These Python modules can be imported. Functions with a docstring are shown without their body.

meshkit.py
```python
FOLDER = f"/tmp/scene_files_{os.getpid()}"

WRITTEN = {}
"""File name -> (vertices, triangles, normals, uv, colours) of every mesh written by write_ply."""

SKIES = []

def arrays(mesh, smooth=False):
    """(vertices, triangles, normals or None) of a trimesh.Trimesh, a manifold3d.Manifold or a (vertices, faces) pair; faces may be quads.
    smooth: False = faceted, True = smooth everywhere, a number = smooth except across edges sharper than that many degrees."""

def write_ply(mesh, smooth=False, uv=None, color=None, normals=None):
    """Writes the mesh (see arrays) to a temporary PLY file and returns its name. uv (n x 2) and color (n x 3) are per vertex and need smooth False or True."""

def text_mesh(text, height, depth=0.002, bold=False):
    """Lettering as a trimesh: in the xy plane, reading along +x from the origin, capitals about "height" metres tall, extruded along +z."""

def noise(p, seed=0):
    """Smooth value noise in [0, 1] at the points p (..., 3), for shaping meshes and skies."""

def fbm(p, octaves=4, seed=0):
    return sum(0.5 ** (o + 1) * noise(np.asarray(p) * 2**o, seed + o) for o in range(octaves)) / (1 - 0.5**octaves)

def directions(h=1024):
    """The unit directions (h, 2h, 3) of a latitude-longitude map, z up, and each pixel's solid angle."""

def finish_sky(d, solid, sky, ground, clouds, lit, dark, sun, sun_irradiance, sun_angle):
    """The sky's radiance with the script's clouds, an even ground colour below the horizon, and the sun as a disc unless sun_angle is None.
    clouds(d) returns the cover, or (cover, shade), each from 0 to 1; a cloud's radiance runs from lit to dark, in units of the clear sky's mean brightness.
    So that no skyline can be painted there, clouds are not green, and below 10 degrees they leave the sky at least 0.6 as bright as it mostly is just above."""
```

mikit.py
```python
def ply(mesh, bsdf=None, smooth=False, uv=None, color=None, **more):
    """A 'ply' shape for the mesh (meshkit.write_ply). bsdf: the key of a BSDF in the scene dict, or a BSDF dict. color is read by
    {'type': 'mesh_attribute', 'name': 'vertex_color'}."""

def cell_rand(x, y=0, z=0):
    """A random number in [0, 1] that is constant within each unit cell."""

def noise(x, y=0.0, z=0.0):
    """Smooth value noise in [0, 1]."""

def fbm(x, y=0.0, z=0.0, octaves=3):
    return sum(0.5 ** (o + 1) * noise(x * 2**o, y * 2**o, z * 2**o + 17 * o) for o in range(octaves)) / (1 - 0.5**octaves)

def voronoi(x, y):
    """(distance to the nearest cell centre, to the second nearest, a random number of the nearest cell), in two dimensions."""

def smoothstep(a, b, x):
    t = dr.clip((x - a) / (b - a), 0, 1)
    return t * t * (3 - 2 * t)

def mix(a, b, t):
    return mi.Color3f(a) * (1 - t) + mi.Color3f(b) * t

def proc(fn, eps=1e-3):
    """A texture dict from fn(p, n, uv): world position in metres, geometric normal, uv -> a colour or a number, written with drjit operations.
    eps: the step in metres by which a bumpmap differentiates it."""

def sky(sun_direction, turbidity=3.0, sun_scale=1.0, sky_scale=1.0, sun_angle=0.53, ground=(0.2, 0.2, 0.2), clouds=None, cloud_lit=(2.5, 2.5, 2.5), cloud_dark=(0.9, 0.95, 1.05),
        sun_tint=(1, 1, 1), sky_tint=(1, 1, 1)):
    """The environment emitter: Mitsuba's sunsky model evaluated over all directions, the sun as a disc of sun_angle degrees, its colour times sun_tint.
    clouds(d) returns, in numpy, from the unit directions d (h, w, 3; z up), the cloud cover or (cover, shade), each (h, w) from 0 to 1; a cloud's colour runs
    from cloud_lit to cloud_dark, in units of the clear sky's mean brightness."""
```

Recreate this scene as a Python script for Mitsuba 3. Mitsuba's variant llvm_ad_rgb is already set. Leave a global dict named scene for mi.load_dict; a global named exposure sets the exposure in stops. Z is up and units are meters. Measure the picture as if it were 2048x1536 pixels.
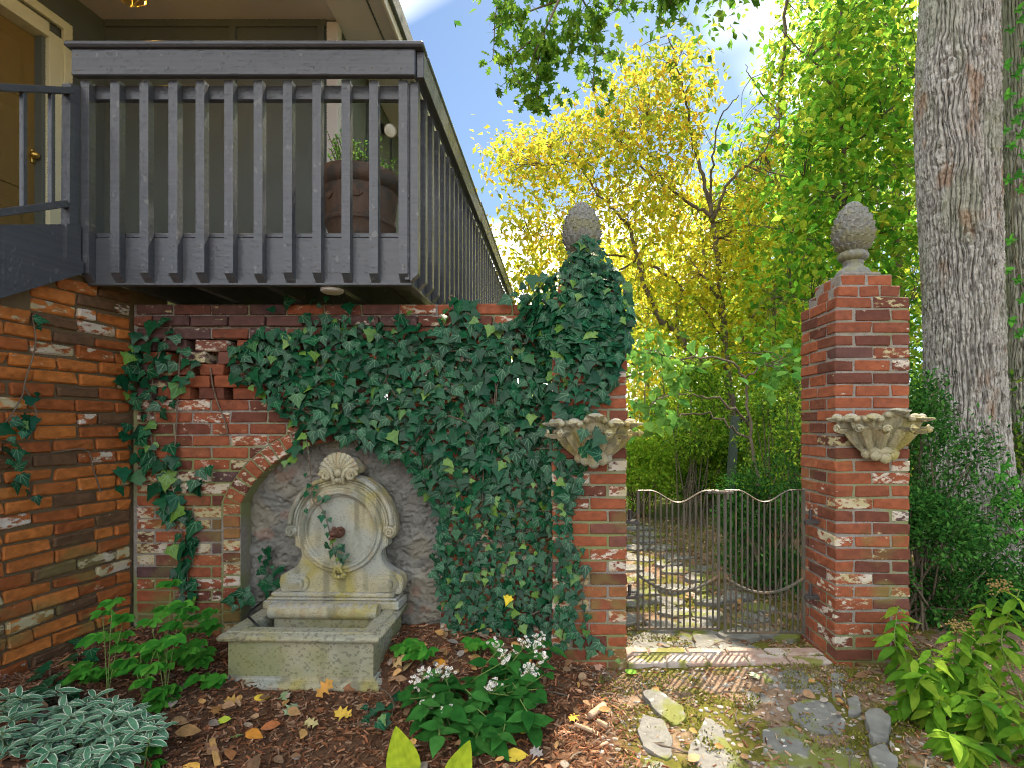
import math
import numpy as np, trimesh, mitsuba as mi, drjit as dr, mikit, meshkit
from mikit import smoothstep, mix, cell_rand
from manifold3d import Manifold, CrossSection
from shapely.geometry import Polygon, Point, box as sbox, LineString
from shapely.geometry.polygon import orient

T = mi.ScalarTransform4f
scene, labels = {}, {}

# ---------------------------------------------------------------- camera, sky, exposure
F, CX, CY, EYE = 1080.0, 1100.0, 849.0, 1.31          # focal length and principal point in pixels of the 2048 x 1536 photograph; eye height
scene['camera'] = dict(type='perspective', fov=float(np.degrees(2 * np.arctan(1024 / F))), fov_axis='x', near_clip=0.05, far_clip=400.0,
                       to_world=T().look_at(origin=[0, 0, EYE], target=[0, 1, EYE], up=[0, 0, 1]),
                       principal_point_offset_x=-(CX - 1024) / 2048, principal_point_offset_y=-(CY - 768) / 1536)
SUN = (0.2675, 0.4225, 0.80)


def cloud_cover(d):
    z = np.maximum(d[..., 2], 0.03)
    q = np.stack([d[..., 0] / (z + 0.35), d[..., 1] / (z + 0.35), 0 * z], -1)
    a = meshkit.fbm(q * np.array([1.0, 1.6, 1]) + 5.3, 5, seed=18)
    return np.clip((a - 0.44) / 0.16, 0, 1), np.clip((a - 0.58) / 0.2, 0, 1) * 0.7


scene['sky'] = mikit.sky(SUN, turbidity=3, sun_scale=1.25, sky_scale=1.0, ground=(0.12, 0.12, 0.09), clouds=cloud_cover, cloud_lit=(6.0, 5.9, 5.7), cloud_dark=(3.2, 3.2, 3.3))
exposure = 2.7

# ---------------------------------------------------------------- helpers
def noise(x, y=0.0, z=0.0):
    """Smooth value noise in [0, 1] (mikit's, with the hashes of the cell shared)."""
    x, y, z = mi.Float(x), mi.Float(y), mi.Float(z)
    fx, fy, fz = dr.floor(x), dr.floor(y), dr.floor(z)
    tx, ty, tz = x - fx, y - fy, z - fz
    tx, ty, tz = tx * tx * (3 - 2 * tx), ty * ty * (3 - 2 * ty), tz * tz * (3 - 2 * tz)
    hx, hy, hz = mi.UInt32(mi.Int32(fx)) * 374761393, mi.UInt32(mi.Int32(fy)) * 668265263, mi.UInt32(mi.Int32(fz)) * 2147483647
    X, Y, Z = (hx, hx + 374761393), (hy, hy + 668265263), (hz, hz + 2147483647)

    def h(a, b, c):
        k = X[a] + Y[b] + Z[c]
        k = (k ^ (k >> 13)) * 1274126177
        return mi.Float((k ^ (k >> 16)) & 0xFFFFFF)

    def e(b, c):
        return dr.lerp(h(0, b, c), h(1, b, c), tx)

    return dr.lerp(dr.lerp(e(0, 0), e(1, 0), ty), dr.lerp(e(0, 1), e(1, 1), ty), tz) * (1 / 16777215.0)


def fbm(x, y=0.0, z=0.0, octaves=3):
    return sum(0.5 ** (o + 1) * noise(x * 2**o, y * 2**o, z * 2**o + 17 * o) for o in range(octaves)) / (1 - 0.5**octaves)


R = np.random.default_rng(11)
U = lambda a, b, n=None: R.uniform(a, b, n)


def P(px, py, Y):
    """The point at depth Y that stands at this pixel of the photograph."""
    return np.array([(px - CX) * Y / F, Y, EYE - (py - CY) * Y / F])


_count = {}


def numbered(key):
    if key not in _count:
        _count[key] = 0
        return key
    _count[key] += 1
    return f'{key}_{_count[key]:03d}'


def tag(key, label=None, category=None, group=None, kind=None):
    d = labels.setdefault(key, {})
    for k, v in (('label', label), ('category', category), ('group', group), ('kind', kind)):
        if v:
            d[k] = v
    return key


def thing(name, label, category, group=None):
    return tag(numbered(name), label, category, group)


def vf(m):
    if hasattr(m, 'to_mesh'):
        q = m.to_mesh()
        return np.array(q.vert_properties[:, :3], float), np.array(q.tri_verts, int)
    if isinstance(m, (tuple, list)):
        v, f = np.asarray(m[0], float), np.asarray(m[1], int)
        if f.shape[1] == 4:
            f = np.vstack([f[:, [0, 1, 2]], f[:, [0, 2, 3]]])
        return v, f
    return np.array(m.vertices, float), np.array(m.faces, int)


def pack(c):
    c = np.clip(np.asarray(c, float), 0, .98)
    return np.stack([np.floor(c[:, 0] * 255) + .005 + .99 * c[:, 1], c[:, 2]], -1)


def add(key, mesh, bsdf, smooth=False, uv=None, color=None, label=None, kind=None):
    if key in scene or key not in labels:
        key = numbered(key)
    scene[key] = mikit.ply(vf(mesh), bsdf, smooth=smooth, uv=uv if color is None else pack(color))
    if label or kind:
        tag(key, label, None, None, kind)
    return key


def join(ms):
    vs, fs, n = [], [], 0
    for m in ms:
        v, f = vf(m)
        vs.append(v); fs.append(f + n); n += len(v)
    return np.vstack(vs), np.vstack(fs)


def xf(m, M=None, t=None):
    v, f = vf(m)
    if M is not None:
        M = np.asarray(M, float)
        v = v @ M.T
        if np.linalg.det(M) < 0:
            f = f[:, ::-1]
    if t is not None:
        v = v + np.asarray(t, float)
    return v, f


def rotz(a):
    c, s = math.cos(a), math.sin(a)
    return np.array([[c, -s, 0], [s, c, 0], [0, 0, 1.0]])


# chamfered box: 24 vertices, 44 triangles
_cb = None


def cbox(size, c=0.004, center=(0, 0, 0), jit=0.0, basis=None):
    global _cb
    if _cb is None:
        S = [np.array(s, float) for s in np.ndindex(2, 2, 2)]
        pts, idx = [], {}
        for i, s in enumerate(S):
            for a in range(3):
                idx[i, a] = len(pts); pts.append((s * 2 - 1, a))
        hull = trimesh.convex.convex_hull(np.array([sg * np.where(np.arange(3) == a, 1.0, 0.9) for sg, a in pts]))
        V = np.array([sg * np.where(np.arange(3) == a, 1.0, 0.9) for sg, a in pts])
        from scipy.spatial import cKDTree
        k = cKDTree(V).query(hull.vertices)[1]
        _cb = (np.array([sg for sg, a in pts]), np.array([np.arange(3) == a for sg, a in pts]), k[hull.faces])
    sg, on, f = _cb
    h = np.asarray(size, float) / 2
    v = sg * (h - c * (~on))
    if jit:
        v = v + np.repeat(R.normal(0, jit, (8, 3)), 3, axis=0) + R.normal(0, jit * .35, v.shape)
    if basis is not None:
        v, f = xf((v, f), np.asarray(basis).T)
    return v + np.asarray(center, float), f


def bx(x0, x1, y0, y1, z0, z1, c=0.003, jit=0):
    return cbox((x1 - x0, y1 - y0, z1 - z0), c, ((x0 + x1) / 2, (y0 + y1) / 2, (z0 + z1) / 2), jit)


def beam(a, b, w, h, c=0.003, up=(0, 0, 1)):
    """A square bar from a to b, w across and h along the up direction."""
    a, b = np.asarray(a, float), np.asarray(b, float)
    d = b - a
    L = np.linalg.norm(d); d = d / L
    s = np.cross(d, up); s /= np.linalg.norm(s)
    return cbox((L, w, h), c, (a + b) / 2, basis=np.array([d, s, np.cross(s, d)]))


def spline(pts, n=8):
    """Catmull-Rom through the points."""
    p = np.asarray(pts, float)
    if len(p) < 3:
        t = np.linspace(0, 1, n + 1)[:, None]
        return p[0] * (1 - t) + p[-1] * t
    q = np.vstack([2 * p[0] - p[1], p, 2 * p[-1] - p[-2]])
    out = []
    for i in range(1, len(q) - 2):
        t = np.linspace(0, 1, n, endpoint=False)[:, None]
        a, b, c, d = q[i - 1:i + 3]
        out.append(0.5 * (2 * b + (c - a) * t + (2 * a - 5 * b + 4 * c - d) * t**2 + (3 * b - a - 3 * c + d) * t**3))
    return np.vstack(out + [p[-1:]])


def tube(p, r, sides=6, cap=True):
    p = np.asarray(p, float)
    r = np.broadcast_to(r, (len(p),)).astype(float)
    t = np.gradient(p, axis=0)
    t /= np.linalg.norm(t, axis=1, keepdims=True) + 1e-12
    a = np.zeros_like(p)
    ref = np.array([0, 0, 1.0]) if abs(t[0, 2]) < 0.8 else np.array([1.0, 0, 0])
    for i in range(len(p)):
        w = ref - t[i] * (ref @ t[i]); w /= np.linalg.norm(w) + 1e-12
        a[i] = w; ref = w
    b = np.cross(t, a)
    g = np.arange(sides) * 2 * np.pi / sides
    v = p[:, None] + r[:, None, None] * (np.cos(g)[None, :, None] * a[:, None] + np.sin(g)[None, :, None] * b[:, None])
    i, j = np.meshgrid(np.arange(len(p) - 1), np.arange(sides), indexing='ij')
    q = np.stack([i * sides + j, i * sides + (j + 1) % sides, (i + 1) * sides + (j + 1) % sides, (i + 1) * sides + j], -1).reshape(-1, 4)
    v = v.reshape(-1, 3)
    f = np.vstack([q[:, [0, 1, 2]], q[:, [0, 2, 3]]])
    if cap:
        n = len(v); e = (len(p) - 1) * sides; k = np.arange(sides)
        v = np.vstack([v, p[:1], p[-1:]])
        f = np.vstack([f, np.stack([(k + 1) % sides, k, k * 0 + n], 1), np.stack([e + k, e + (k + 1) % sides, k * 0 + n + 1], 1)])
    return v, f


def lathe(prof, n=48, disp=None):
    """Revolves (radius, z) pairs about z; disp(theta, i) may add to the radius."""
    prof = np.asarray(prof, float)
    th = np.arange(n) * 2 * np.pi / n
    r = prof[:, 0][:, None] + (0 if disp is None else disp(th[None, :], np.arange(len(prof))[:, None]))
    r = np.broadcast_to(r, (len(prof), n))
    v = np.stack([r * np.cos(th), r * np.sin(th), np.broadcast_to(prof[:, 1][:, None], r.shape)], -1).reshape(-1, 3)
    i, j = np.meshgrid(np.arange(len(prof) - 1), np.arange(n), indexing='ij')
    q = np.stack([i * n + j, i * n + (j + 1) % n, (i + 1) * n + (j + 1) % n, (i + 1) * n + j], -1).reshape(-1, 4)
    return v, np.vstack([q[:, [0, 1, 2]], q[:, [0, 2, 3]]])


def ellipsoid(c, r, sub=2, M=None):
    m = trimesh.creation.icosphere(subdivisions=sub)
    v = np.array(m.vertices) * np.asarray(r, float)
    return xf((v, np.array(m.faces)), M, c)


def extr(poly, h):
    """A shapely polygon extruded along z, from 0 to h."""
    polys = getattr(poly, 'geoms', [poly])
    out = []
    for g in polys:
        g = orient(g)
        rings = [np.array(g.exterior.coords)[:-1]] + [np.array(i.coords)[:-1] for i in g.interiors]
        out.append(vf(CrossSection(rings).extrude(h)))
    return join(out)


def ss(a, b, x):
    t = np.clip((x - a) / (b - a), 0, 1)
    return t * t * (3 - 2 * t)


# ---------------------------------------------------------------- leaves
def blade(stations, widths, fold=0.12, droop=0.12, wave=0.0):
    """A leaf along +x of length 1: rows of left edge, midrib, right edge."""
    v = []
    for t, w in zip(stations, widths):
        z = -droop * t * t
        v += [[t, w, z + fold * w + wave * math.sin(t * 9)], [t, 0, z], [t, -w, z + fold * w - wave * math.sin(t * 9)]]
    f = []
    for i in range(len(stations) - 1):
        a = 3 * i
        for k in (0, 1):
            if widths[i] > 1e-6:
                f.append([a + k, a + k + 1, a + 3 + k + 1] if k == 0 else [a + k, a + k + 1, a + 3 + k])
                if widths[i + 1] > 1e-6:
                    f.append([a + k, a + 3 + k + 1, a + 3 + k] if k == 0 else [a + k + 1, a + 3 + k + 1, a + 3 + k])
            else:
                f.append([a + 1, a + 3 + k + 1, a + 3 + k])
    # when the tip has no width its quads close as single triangles
    return np.array(v), np.array(f)


def star(outline, cup=0.08):
    """A flat lobed leaf from its outline, fanned from a raised centre."""
    o = np.asarray(outline, float)
    c = np.array([[0.4, 0, 0.0]])
    d = np.linalg.norm(o - c[:, :2], axis=1)
    v = np.vstack([c, np.c_[o, -cup * d * d * 2]])
    n = len(o); k = np.arange(n)
    return v, np.stack([k * 0, k + 1, (k + 1) % n + 1], 1)


OVATE = blade([0, .18, .45, .75, 1], [0, .22, .3, .17, 0])
OVATE4 = blade([0, .42, 1], [0, .27, 0], .2, .18)
LANCE = blade([0, .15, .4, .7, 1], [0, .09, .15, .1, 0], .15, .3)
BROAD = blade([0, .1, .3, .55, .8, 1], [0, .28, .38, .33, .16, 0], .1, .15)
TINY = (np.array([[0, 0, 0], [.5, .27, .08], [1, 0, -.05], [.5, -.27, .08.real]]), np.array([[0, 1, 2], [0, 2, 3]]))
IVY_O = [(0, 0), (-.10, .22), (.10, .34), (.12, .52), (.34, .40), (.50, .24), (.72, .14), (1, 0), (.72, -.14), (.50, -.24), (.34, -.40), (.12, -.52), (.10, -.34), (-.10, -.22)]
IVY = star(IVY_O)
OAK_O = [(0, .02), (.15, .1), (.22, .3), (.32, .12), (.42, .16), (.5, .42), (.6, .16), (.7, .15), (.82, .3), (.85, .1), (1, 0)]
OAK = star(OAK_O + [(x, -y) for x, y in OAK_O[-2:0:-1]] + [(0, -.02)])


def unit(v):
    return v / (np.linalg.norm(v, axis=-1, keepdims=True) + 1e-12)


def leaves(tpl, pos, axis, nrm, size, col, uvmode=None):
    """N leaves as one mesh: axis = towards the tip, nrm = the upper side; col (N, 3). Returns (mesh, colours) or (mesh, uv)."""
    V, Fc = tpl
    pos, N = np.asarray(pos, float), len(pos)
    a = unit(np.broadcast_to(axis, (N, 3)))
    n = np.broadcast_to(nrm, (N, 3))
    n = unit(n - a * (n * a).sum(-1, keepdims=True))
    b = np.cross(n, a)
    s = np.broadcast_to(size, (N,))[:, None, None]
    v = pos[:, None] + s * (V[None, :, :1] * a[:, None] + V[None, :, 1:2] * b[:, None] + V[None, :, 2:] * n[:, None])
    f = Fc[None] + (np.arange(N) * len(V))[:, None, None]
    m = (v.reshape(-1, 3), f.reshape(-1, 3))
    if uvmode is not None:                                   # uv.x = index + along, uv.y = across
        uv = np.stack([uvmode[:, None] + 0.06 + 0.8 * np.clip(V[None, :, 0] * 0.9 + 0.1, 0, 1), np.broadcast_to(V[None, :, 1], (N, len(V)))], -1)
        return m, uv.reshape(-1, 2)
    return m, np.repeat(col, len(V), axis=0)


def palette(cols, n, spread=0.25):
    """n colours drawn from the list, each a little lighter or darker."""
    c = np.asarray(cols, float)
    i, j, t = R.integers(0, len(c), n), R.integers(0, len(c), n), U(0, .5, n)[:, None]
    return np.clip((c[i] * (1 - t) + c[j] * t) * np.exp(R.normal(0, spread, n))[:, None], 0.003, 0.9)


def randdir(n):
    return unit(R.normal(0, 1, (n, 3)))
# ---------------------------------------------------------------- materials
def rgb(*c):
    return dict(type='rgb', value=list(c))


def two(b):
    return dict(type='twosided', bsdf=b)


def C(*c):
    return mi.Color3f(*c)


def principled(color, rough=0.7, spec=0.4, **k):
    return dict(type='principled', base_color=color if isinstance(color, dict) else rgb(*color), roughness=rough, specular=spec, **k)


def bump(fn, b, scale=1.0, eps=0.0015):
    return dict(type='bumpmap', arbitrary=mikit.proc(fn, eps), scale=scale, bsdf=b)


def brick_col(p, n, uv):
    k, t = dr.floor(uv.x), uv.x - dr.floor(uv.x)
    red = mix(C(.105, .035, .022), C(.245, .072, .031), smoothstep(.12, .6, t))
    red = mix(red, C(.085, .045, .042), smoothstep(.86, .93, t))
    org = mix(C(.24, .070, .018), C(.40, .135, .028), smoothstep(.1, .65, t))
    org = mix(org, C(.11, .06, .03), smoothstep(.80, .86, t))
    c = mix(red, org, dr.select(k > .5, mi.Float(1), mi.Float(0)))
    a = fbm(p.x * 34, p.y * 34, p.z * 34, 3)
    c = c * (0.62 + 0.76 * a)
    g = fbm(p.x * 5 + 3, p.y * 5, p.z * 5, 3)
    c = mix(c, C(.16, .15, .045), 0.75 * smoothstep(.52, .72, g) * smoothstep(1.5, .1, p.z))       # moss film, low down
    w = fbm(p.x * 26 + 9, p.y * 26, p.z * 40, 4)
    thr = 0.86 - 0.52 * dr.abs(uv.y)
    c = mix(c, mix(C(.52, .48, .40), C(.40, .36, .20), smoothstep(.4, .6, g)), smoothstep(thr, thr + .15, w + .12 * (noise(p.x * 260, p.y * 260, p.z * 260) - .5)) * 0.92)
    return c


def brick_bump(p, n, uv):
    rough = dr.select(uv.x > 1, mi.Float(4.5), mi.Float(1.2))
    return 0.0016 * rough * fbm(p.x * 40, p.y * 40, p.z * 70, 2) + 0.0008 * noise(p.x * 190, p.y * 190, p.z * 190)


def mortar_col(p, n, uv):
    a = fbm(p.x * 60, p.y * 60, p.z * 60, 3)
    g = fbm(p.x * 3 + 7, p.y * 3, p.z * 3, 3)
    c = mix(C(.15, .135, .12), C(.29, .265, .23), a)
    return mix(c, C(.17, .19, .06), 0.8 * smoothstep(.42, .66, g))


def plaster_col(p, n, uv):
    a, b = fbm(p.x * 16, p.y * 16, p.z * 16, 4), fbm(p.x * 4 + 5, p.y * 4, p.z * 4, 3)
    c = mix(C(.095, .096, .086), C(.235, .235, .215), a)
    c = mix(c, C(.24, .21, .15), .5 * smoothstep(.5, .68, b))
    c = mix(c, C(.26, .13, .09), .35 * smoothstep(.66, .72, fbm(p.x * 9, p.y * 9, p.z * 9 + 4, 2)))
    return mix(c, C(.32, .32, .30), .35 * smoothstep(.58, .66, fbm(p.x * 7 + 1, p.y * 7, p.z * 9, 3)))


def cast_col(p, n, uv):
    """Cast stone: cream, yellow-green algae, dark pits, grey lichen on what faces up."""
    a, b = fbm(p.x * 7, p.y * 7, p.z * 4, 3), fbm(p.x * 30, p.y * 30, p.z * 30, 3)
    c = mix(C(.30, .275, .17), C(.40, .375, .26), b)
    c = mix(c, C(.31, .27, .075), .85 * smoothstep(.46, .70, a))
    c = mix(c, C(.30, .32, .285), .85 * smoothstep(.48, .66, fbm(p.x * 5 + 8, p.y * 5, p.z * 5, 3)))
    c = mix(c, C(.30, .18, .06), .3 * smoothstep(.62, .74, fbm(p.x * 22, p.y * 22, p.z * 3.4, 2)))
    c = c * (1 - .30 * smoothstep(.60, .75, noise(p.x * 170, p.y * 170, p.z * 170)))
    c = mix(c, C(.13, .13, .085), .6 * smoothstep(.54, .72, fbm(p.x * 24 + 5, p.y * 24, p.z * 2.4, 2)))
    up = smoothstep(.35, .9, n.z) * smoothstep(.36, .60, fbm(p.x * 55, p.y * 55, p.z * 55, 3))
    return mix(c, mix(C(.40, .40, .39), C(.17, .17, .17), noise(p.x * 110, p.y * 110, p.z * 110)), .75 * up)


def basin_col(p, n, uv):
    c = cast_col(p, n, uv)
    pit = smoothstep(.56, .66, fbm(p.x * 75, p.y * 75, p.z * 75, 2))
    c = mix(c, C(.31, .30, .20), .6) * (1 - .35 * pit)
    return mix(c, C(.16, .18, .04), .55 * smoothstep(.42, .66, fbm(p.x * 4, p.y * 4, p.z * 3 + 2, 3)))


def finial_col(p, n, uv):
    a, b = fbm(p.x * 14, p.y * 14, p.z * 14, 3), fbm(p.x * 60, p.y * 60, p.z * 60, 3)
    c = mix(C(.105, .108, .098), C(.25, .255, .23), b)
    return mix(c, C(.20, .20, .10), .6 * smoothstep(.45, .65, a))


def stone_bump(p, n, uv):
    return .0012 * fbm(p.x * 50, p.y * 50, p.z * 50, 3) + .0006 * noise(p.x * 240, p.y * 240, p.z * 240)


def plaster_bump(p, n, uv):
    return .012 * fbm(p.x * 60, p.y * 60, p.z * 80, 2)


def deck_col(p, n, uv):
    g = fbm(p.x * 3, p.y * 3, p.z * 90, 2)
    w = smoothstep(.73, .79, fbm(p.x * 40, p.y * 40, p.z * 18 + 3, 3))
    c = mix(C(.043, .048, .057), C(.066, .072, .082), g)
    return mix(c, C(.14, .145, .14), .5 * w)


def deck_bump(p, n, uv):
    along = dr.select(dr.abs(uv.x) > .5, fbm(p.x * 160, p.y * 160, p.z * 5, 2), fbm(p.x * 5, p.y * 5, p.z * 150, 2))
    return .0008 * along + .0010 * smoothstep(.6, .8, noise(p.x * 60, p.y * 60, p.z * 60))


def iron_col(p, n, uv):
    a = fbm(p.x * 30, p.y * 30, p.z * 12, 3)
    c = mix(C(.038, .035, .028), C(.095, .086, .062), a)
    return mix(c, C(.17, .095, .045), .45 * smoothstep(.58, .72, fbm(p.x * 14 + 2, p.y * 14, p.z * 9, 3)))


def pot_col(p, n, uv):
    a = fbm(p.x * 9, p.y * 9, p.z * 9, 4)
    c = mix(C(.048, .032, .023), C(.10, .060, .038), a)
    return mix(c, C(.035, .032, .028), .7 * smoothstep(.5, .62, fbm(p.x * 22, p.y * 22, p.z * 15, 3)))


def path_mask(p):
    """1 on the mossy path, 0 on the bark-mulched bed."""
    w = .12 * (fbm(p.x * 3, p.y * 3, 0, 3) - .5)
    return smoothstep(.18, .42, p.x + w)


def ground_col(p, n, uv):
    a, b = fbm(p.x * 45, p.y * 45, 0, 3), fbm(p.x * 6, p.y * 6, 2, 4)
    soil = mix(C(.060, .032, .019), C(.15, .085, .05), a)
    path = mix(C(.13, .085, .055), C(.27, .20, .14), a)
    path = mix(path, mix(C(.06, .062, .014), C(.14, .135, .024), a), smoothstep(.43, .56, b))
    far = mix(C(.09, .08, .03), C(.05, .09, .02), b)
    c = mix(soil, path, path_mask(p))
    return mix(c, far, smoothstep(5, 8, p.y))


def flag_col(p, n, uv):
    a = fbm(p.x * 25, p.y * 25, p.z * 25, 4)
    c = mix(C(.085, .088, .083), C(.235, .235, .215), a)
    c = mix(c, C(.38, .37, .31), smoothstep(.64, .74, fbm(p.x * 24 + 4, p.y * 24, p.z * 24, 3)))
    return mix(c, C(.13, .15, .02), .9 * smoothstep(.52, .64, fbm(p.x * 5.5 + 2, p.y * 5.5, 1.5, 4)))


def sill_col(p, n, uv):
    a = fbm(p.x * 30, p.y * 30, p.z * 30, 3)
    c = mix(C(.26, .17, .13), C(.42, .32, .27), a)
    c = mix(c, C(.42, .40, .36), .6 * smoothstep(.5, .6, fbm(p.x * 11, p.y * 11, 4, 3)))
    return mix(c, C(.16, .17, .03), .9 * smoothstep(.56, .64, fbm(p.x * 7 + 6, p.y * 7, 1.5, 3)))


def bark_col(p, n, uv):
    a, b = fbm(p.x * 75, p.y * 75, p.z * 9, 3), fbm(p.x * 4, p.y * 4, p.z * 1.5, 2)
    c = mix(C(.10, .092, .08), C(.37, .36, .335), smoothstep(.25, .62, a))
    c = mix(c, C(.21, .23, .16), .5 * smoothstep(.5, .7, b))
    return mix(c, C(.25, .15, .09), .6 * smoothstep(.6, .75, fbm(p.x * 6 + 4, p.y * 6, p.z * 2.5, 3)))


def bark_bump(p, n, uv):
    return .012 * noise(p.x * 95, p.y * 95, p.z * 22) + .006 * noise(p.x * 210, p.y * 210, p.z * 90)


def twig_col(p, n, uv):
    a = fbm(p.x * 25, p.y * 25, p.z * 12, 3)
    return mix(C(.07, .055, .04), C(.20, .165, .12), a)


def wall_paint(p, n, uv):
    return mix(C(.066, .080, .072), C(.085, .10, .088), fbm(p.x * 3, p.y * 3, p.z * 3, 3))


def ivy_col(p, n, uv):
    idx = dr.floor(uv.x)
    x, y = ((uv.x - idx) - .06) / .8, dr.abs(uv.y)
    r = cell_rand(idx, 3, 1)
    c = mix(C(.003, .038, .016), C(.009, .084, .031), r)
    c = mix(c, C(.10, .20, .03), smoothstep(.93, .96, r))
    c = c * (.75 + .5 * noise(p.x * 60, p.y * 60, p.z * 60))
    x = x - .1
    v = dr.minimum(y, dr.minimum(dr.abs(y - (x + .02) * .62), dr.abs(y - 2.6 * (x + .03))))
    vein = smoothstep(.030, .010, v) * smoothstep(.95, .25, x)
    return mix(c, C(.16, .30, .17), .55 * vein * smoothstep(.25, .6, cell_rand(idx, 7, 2)))


def vgt_col(p, n, uv):
    """Variegated leaf: white margin."""
    idx = dr.floor(uv.x)
    x, y = ((uv.x - idx) - .14) / .72, dr.abs(uv.y)
    half = .16 * dr.sqrt(dr.maximum(0, 4 * x * (1 - x))) * .98
    e = smoothstep(.045, .015, half - y)
    c = mix(C(.05, .16, .085), C(.12, .26, .15), cell_rand(idx, 2, 5))
    return mix(c, C(.60, .66, .52), e)


def coded(p, n, uv):
    """The colour of each leaf or chip, packed into its uv: x = 255 steps of red + green, y = blue."""
    r = dr.floor(uv.x)
    k = noise(p.x * 55, p.y * 55, p.z * 55)
    return mi.Color3f(r / 255 * (.76 + .5 * k), (uv.x - r) * (.80 + .38 * k), uv.y * (.76 + .46 * k))


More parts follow.
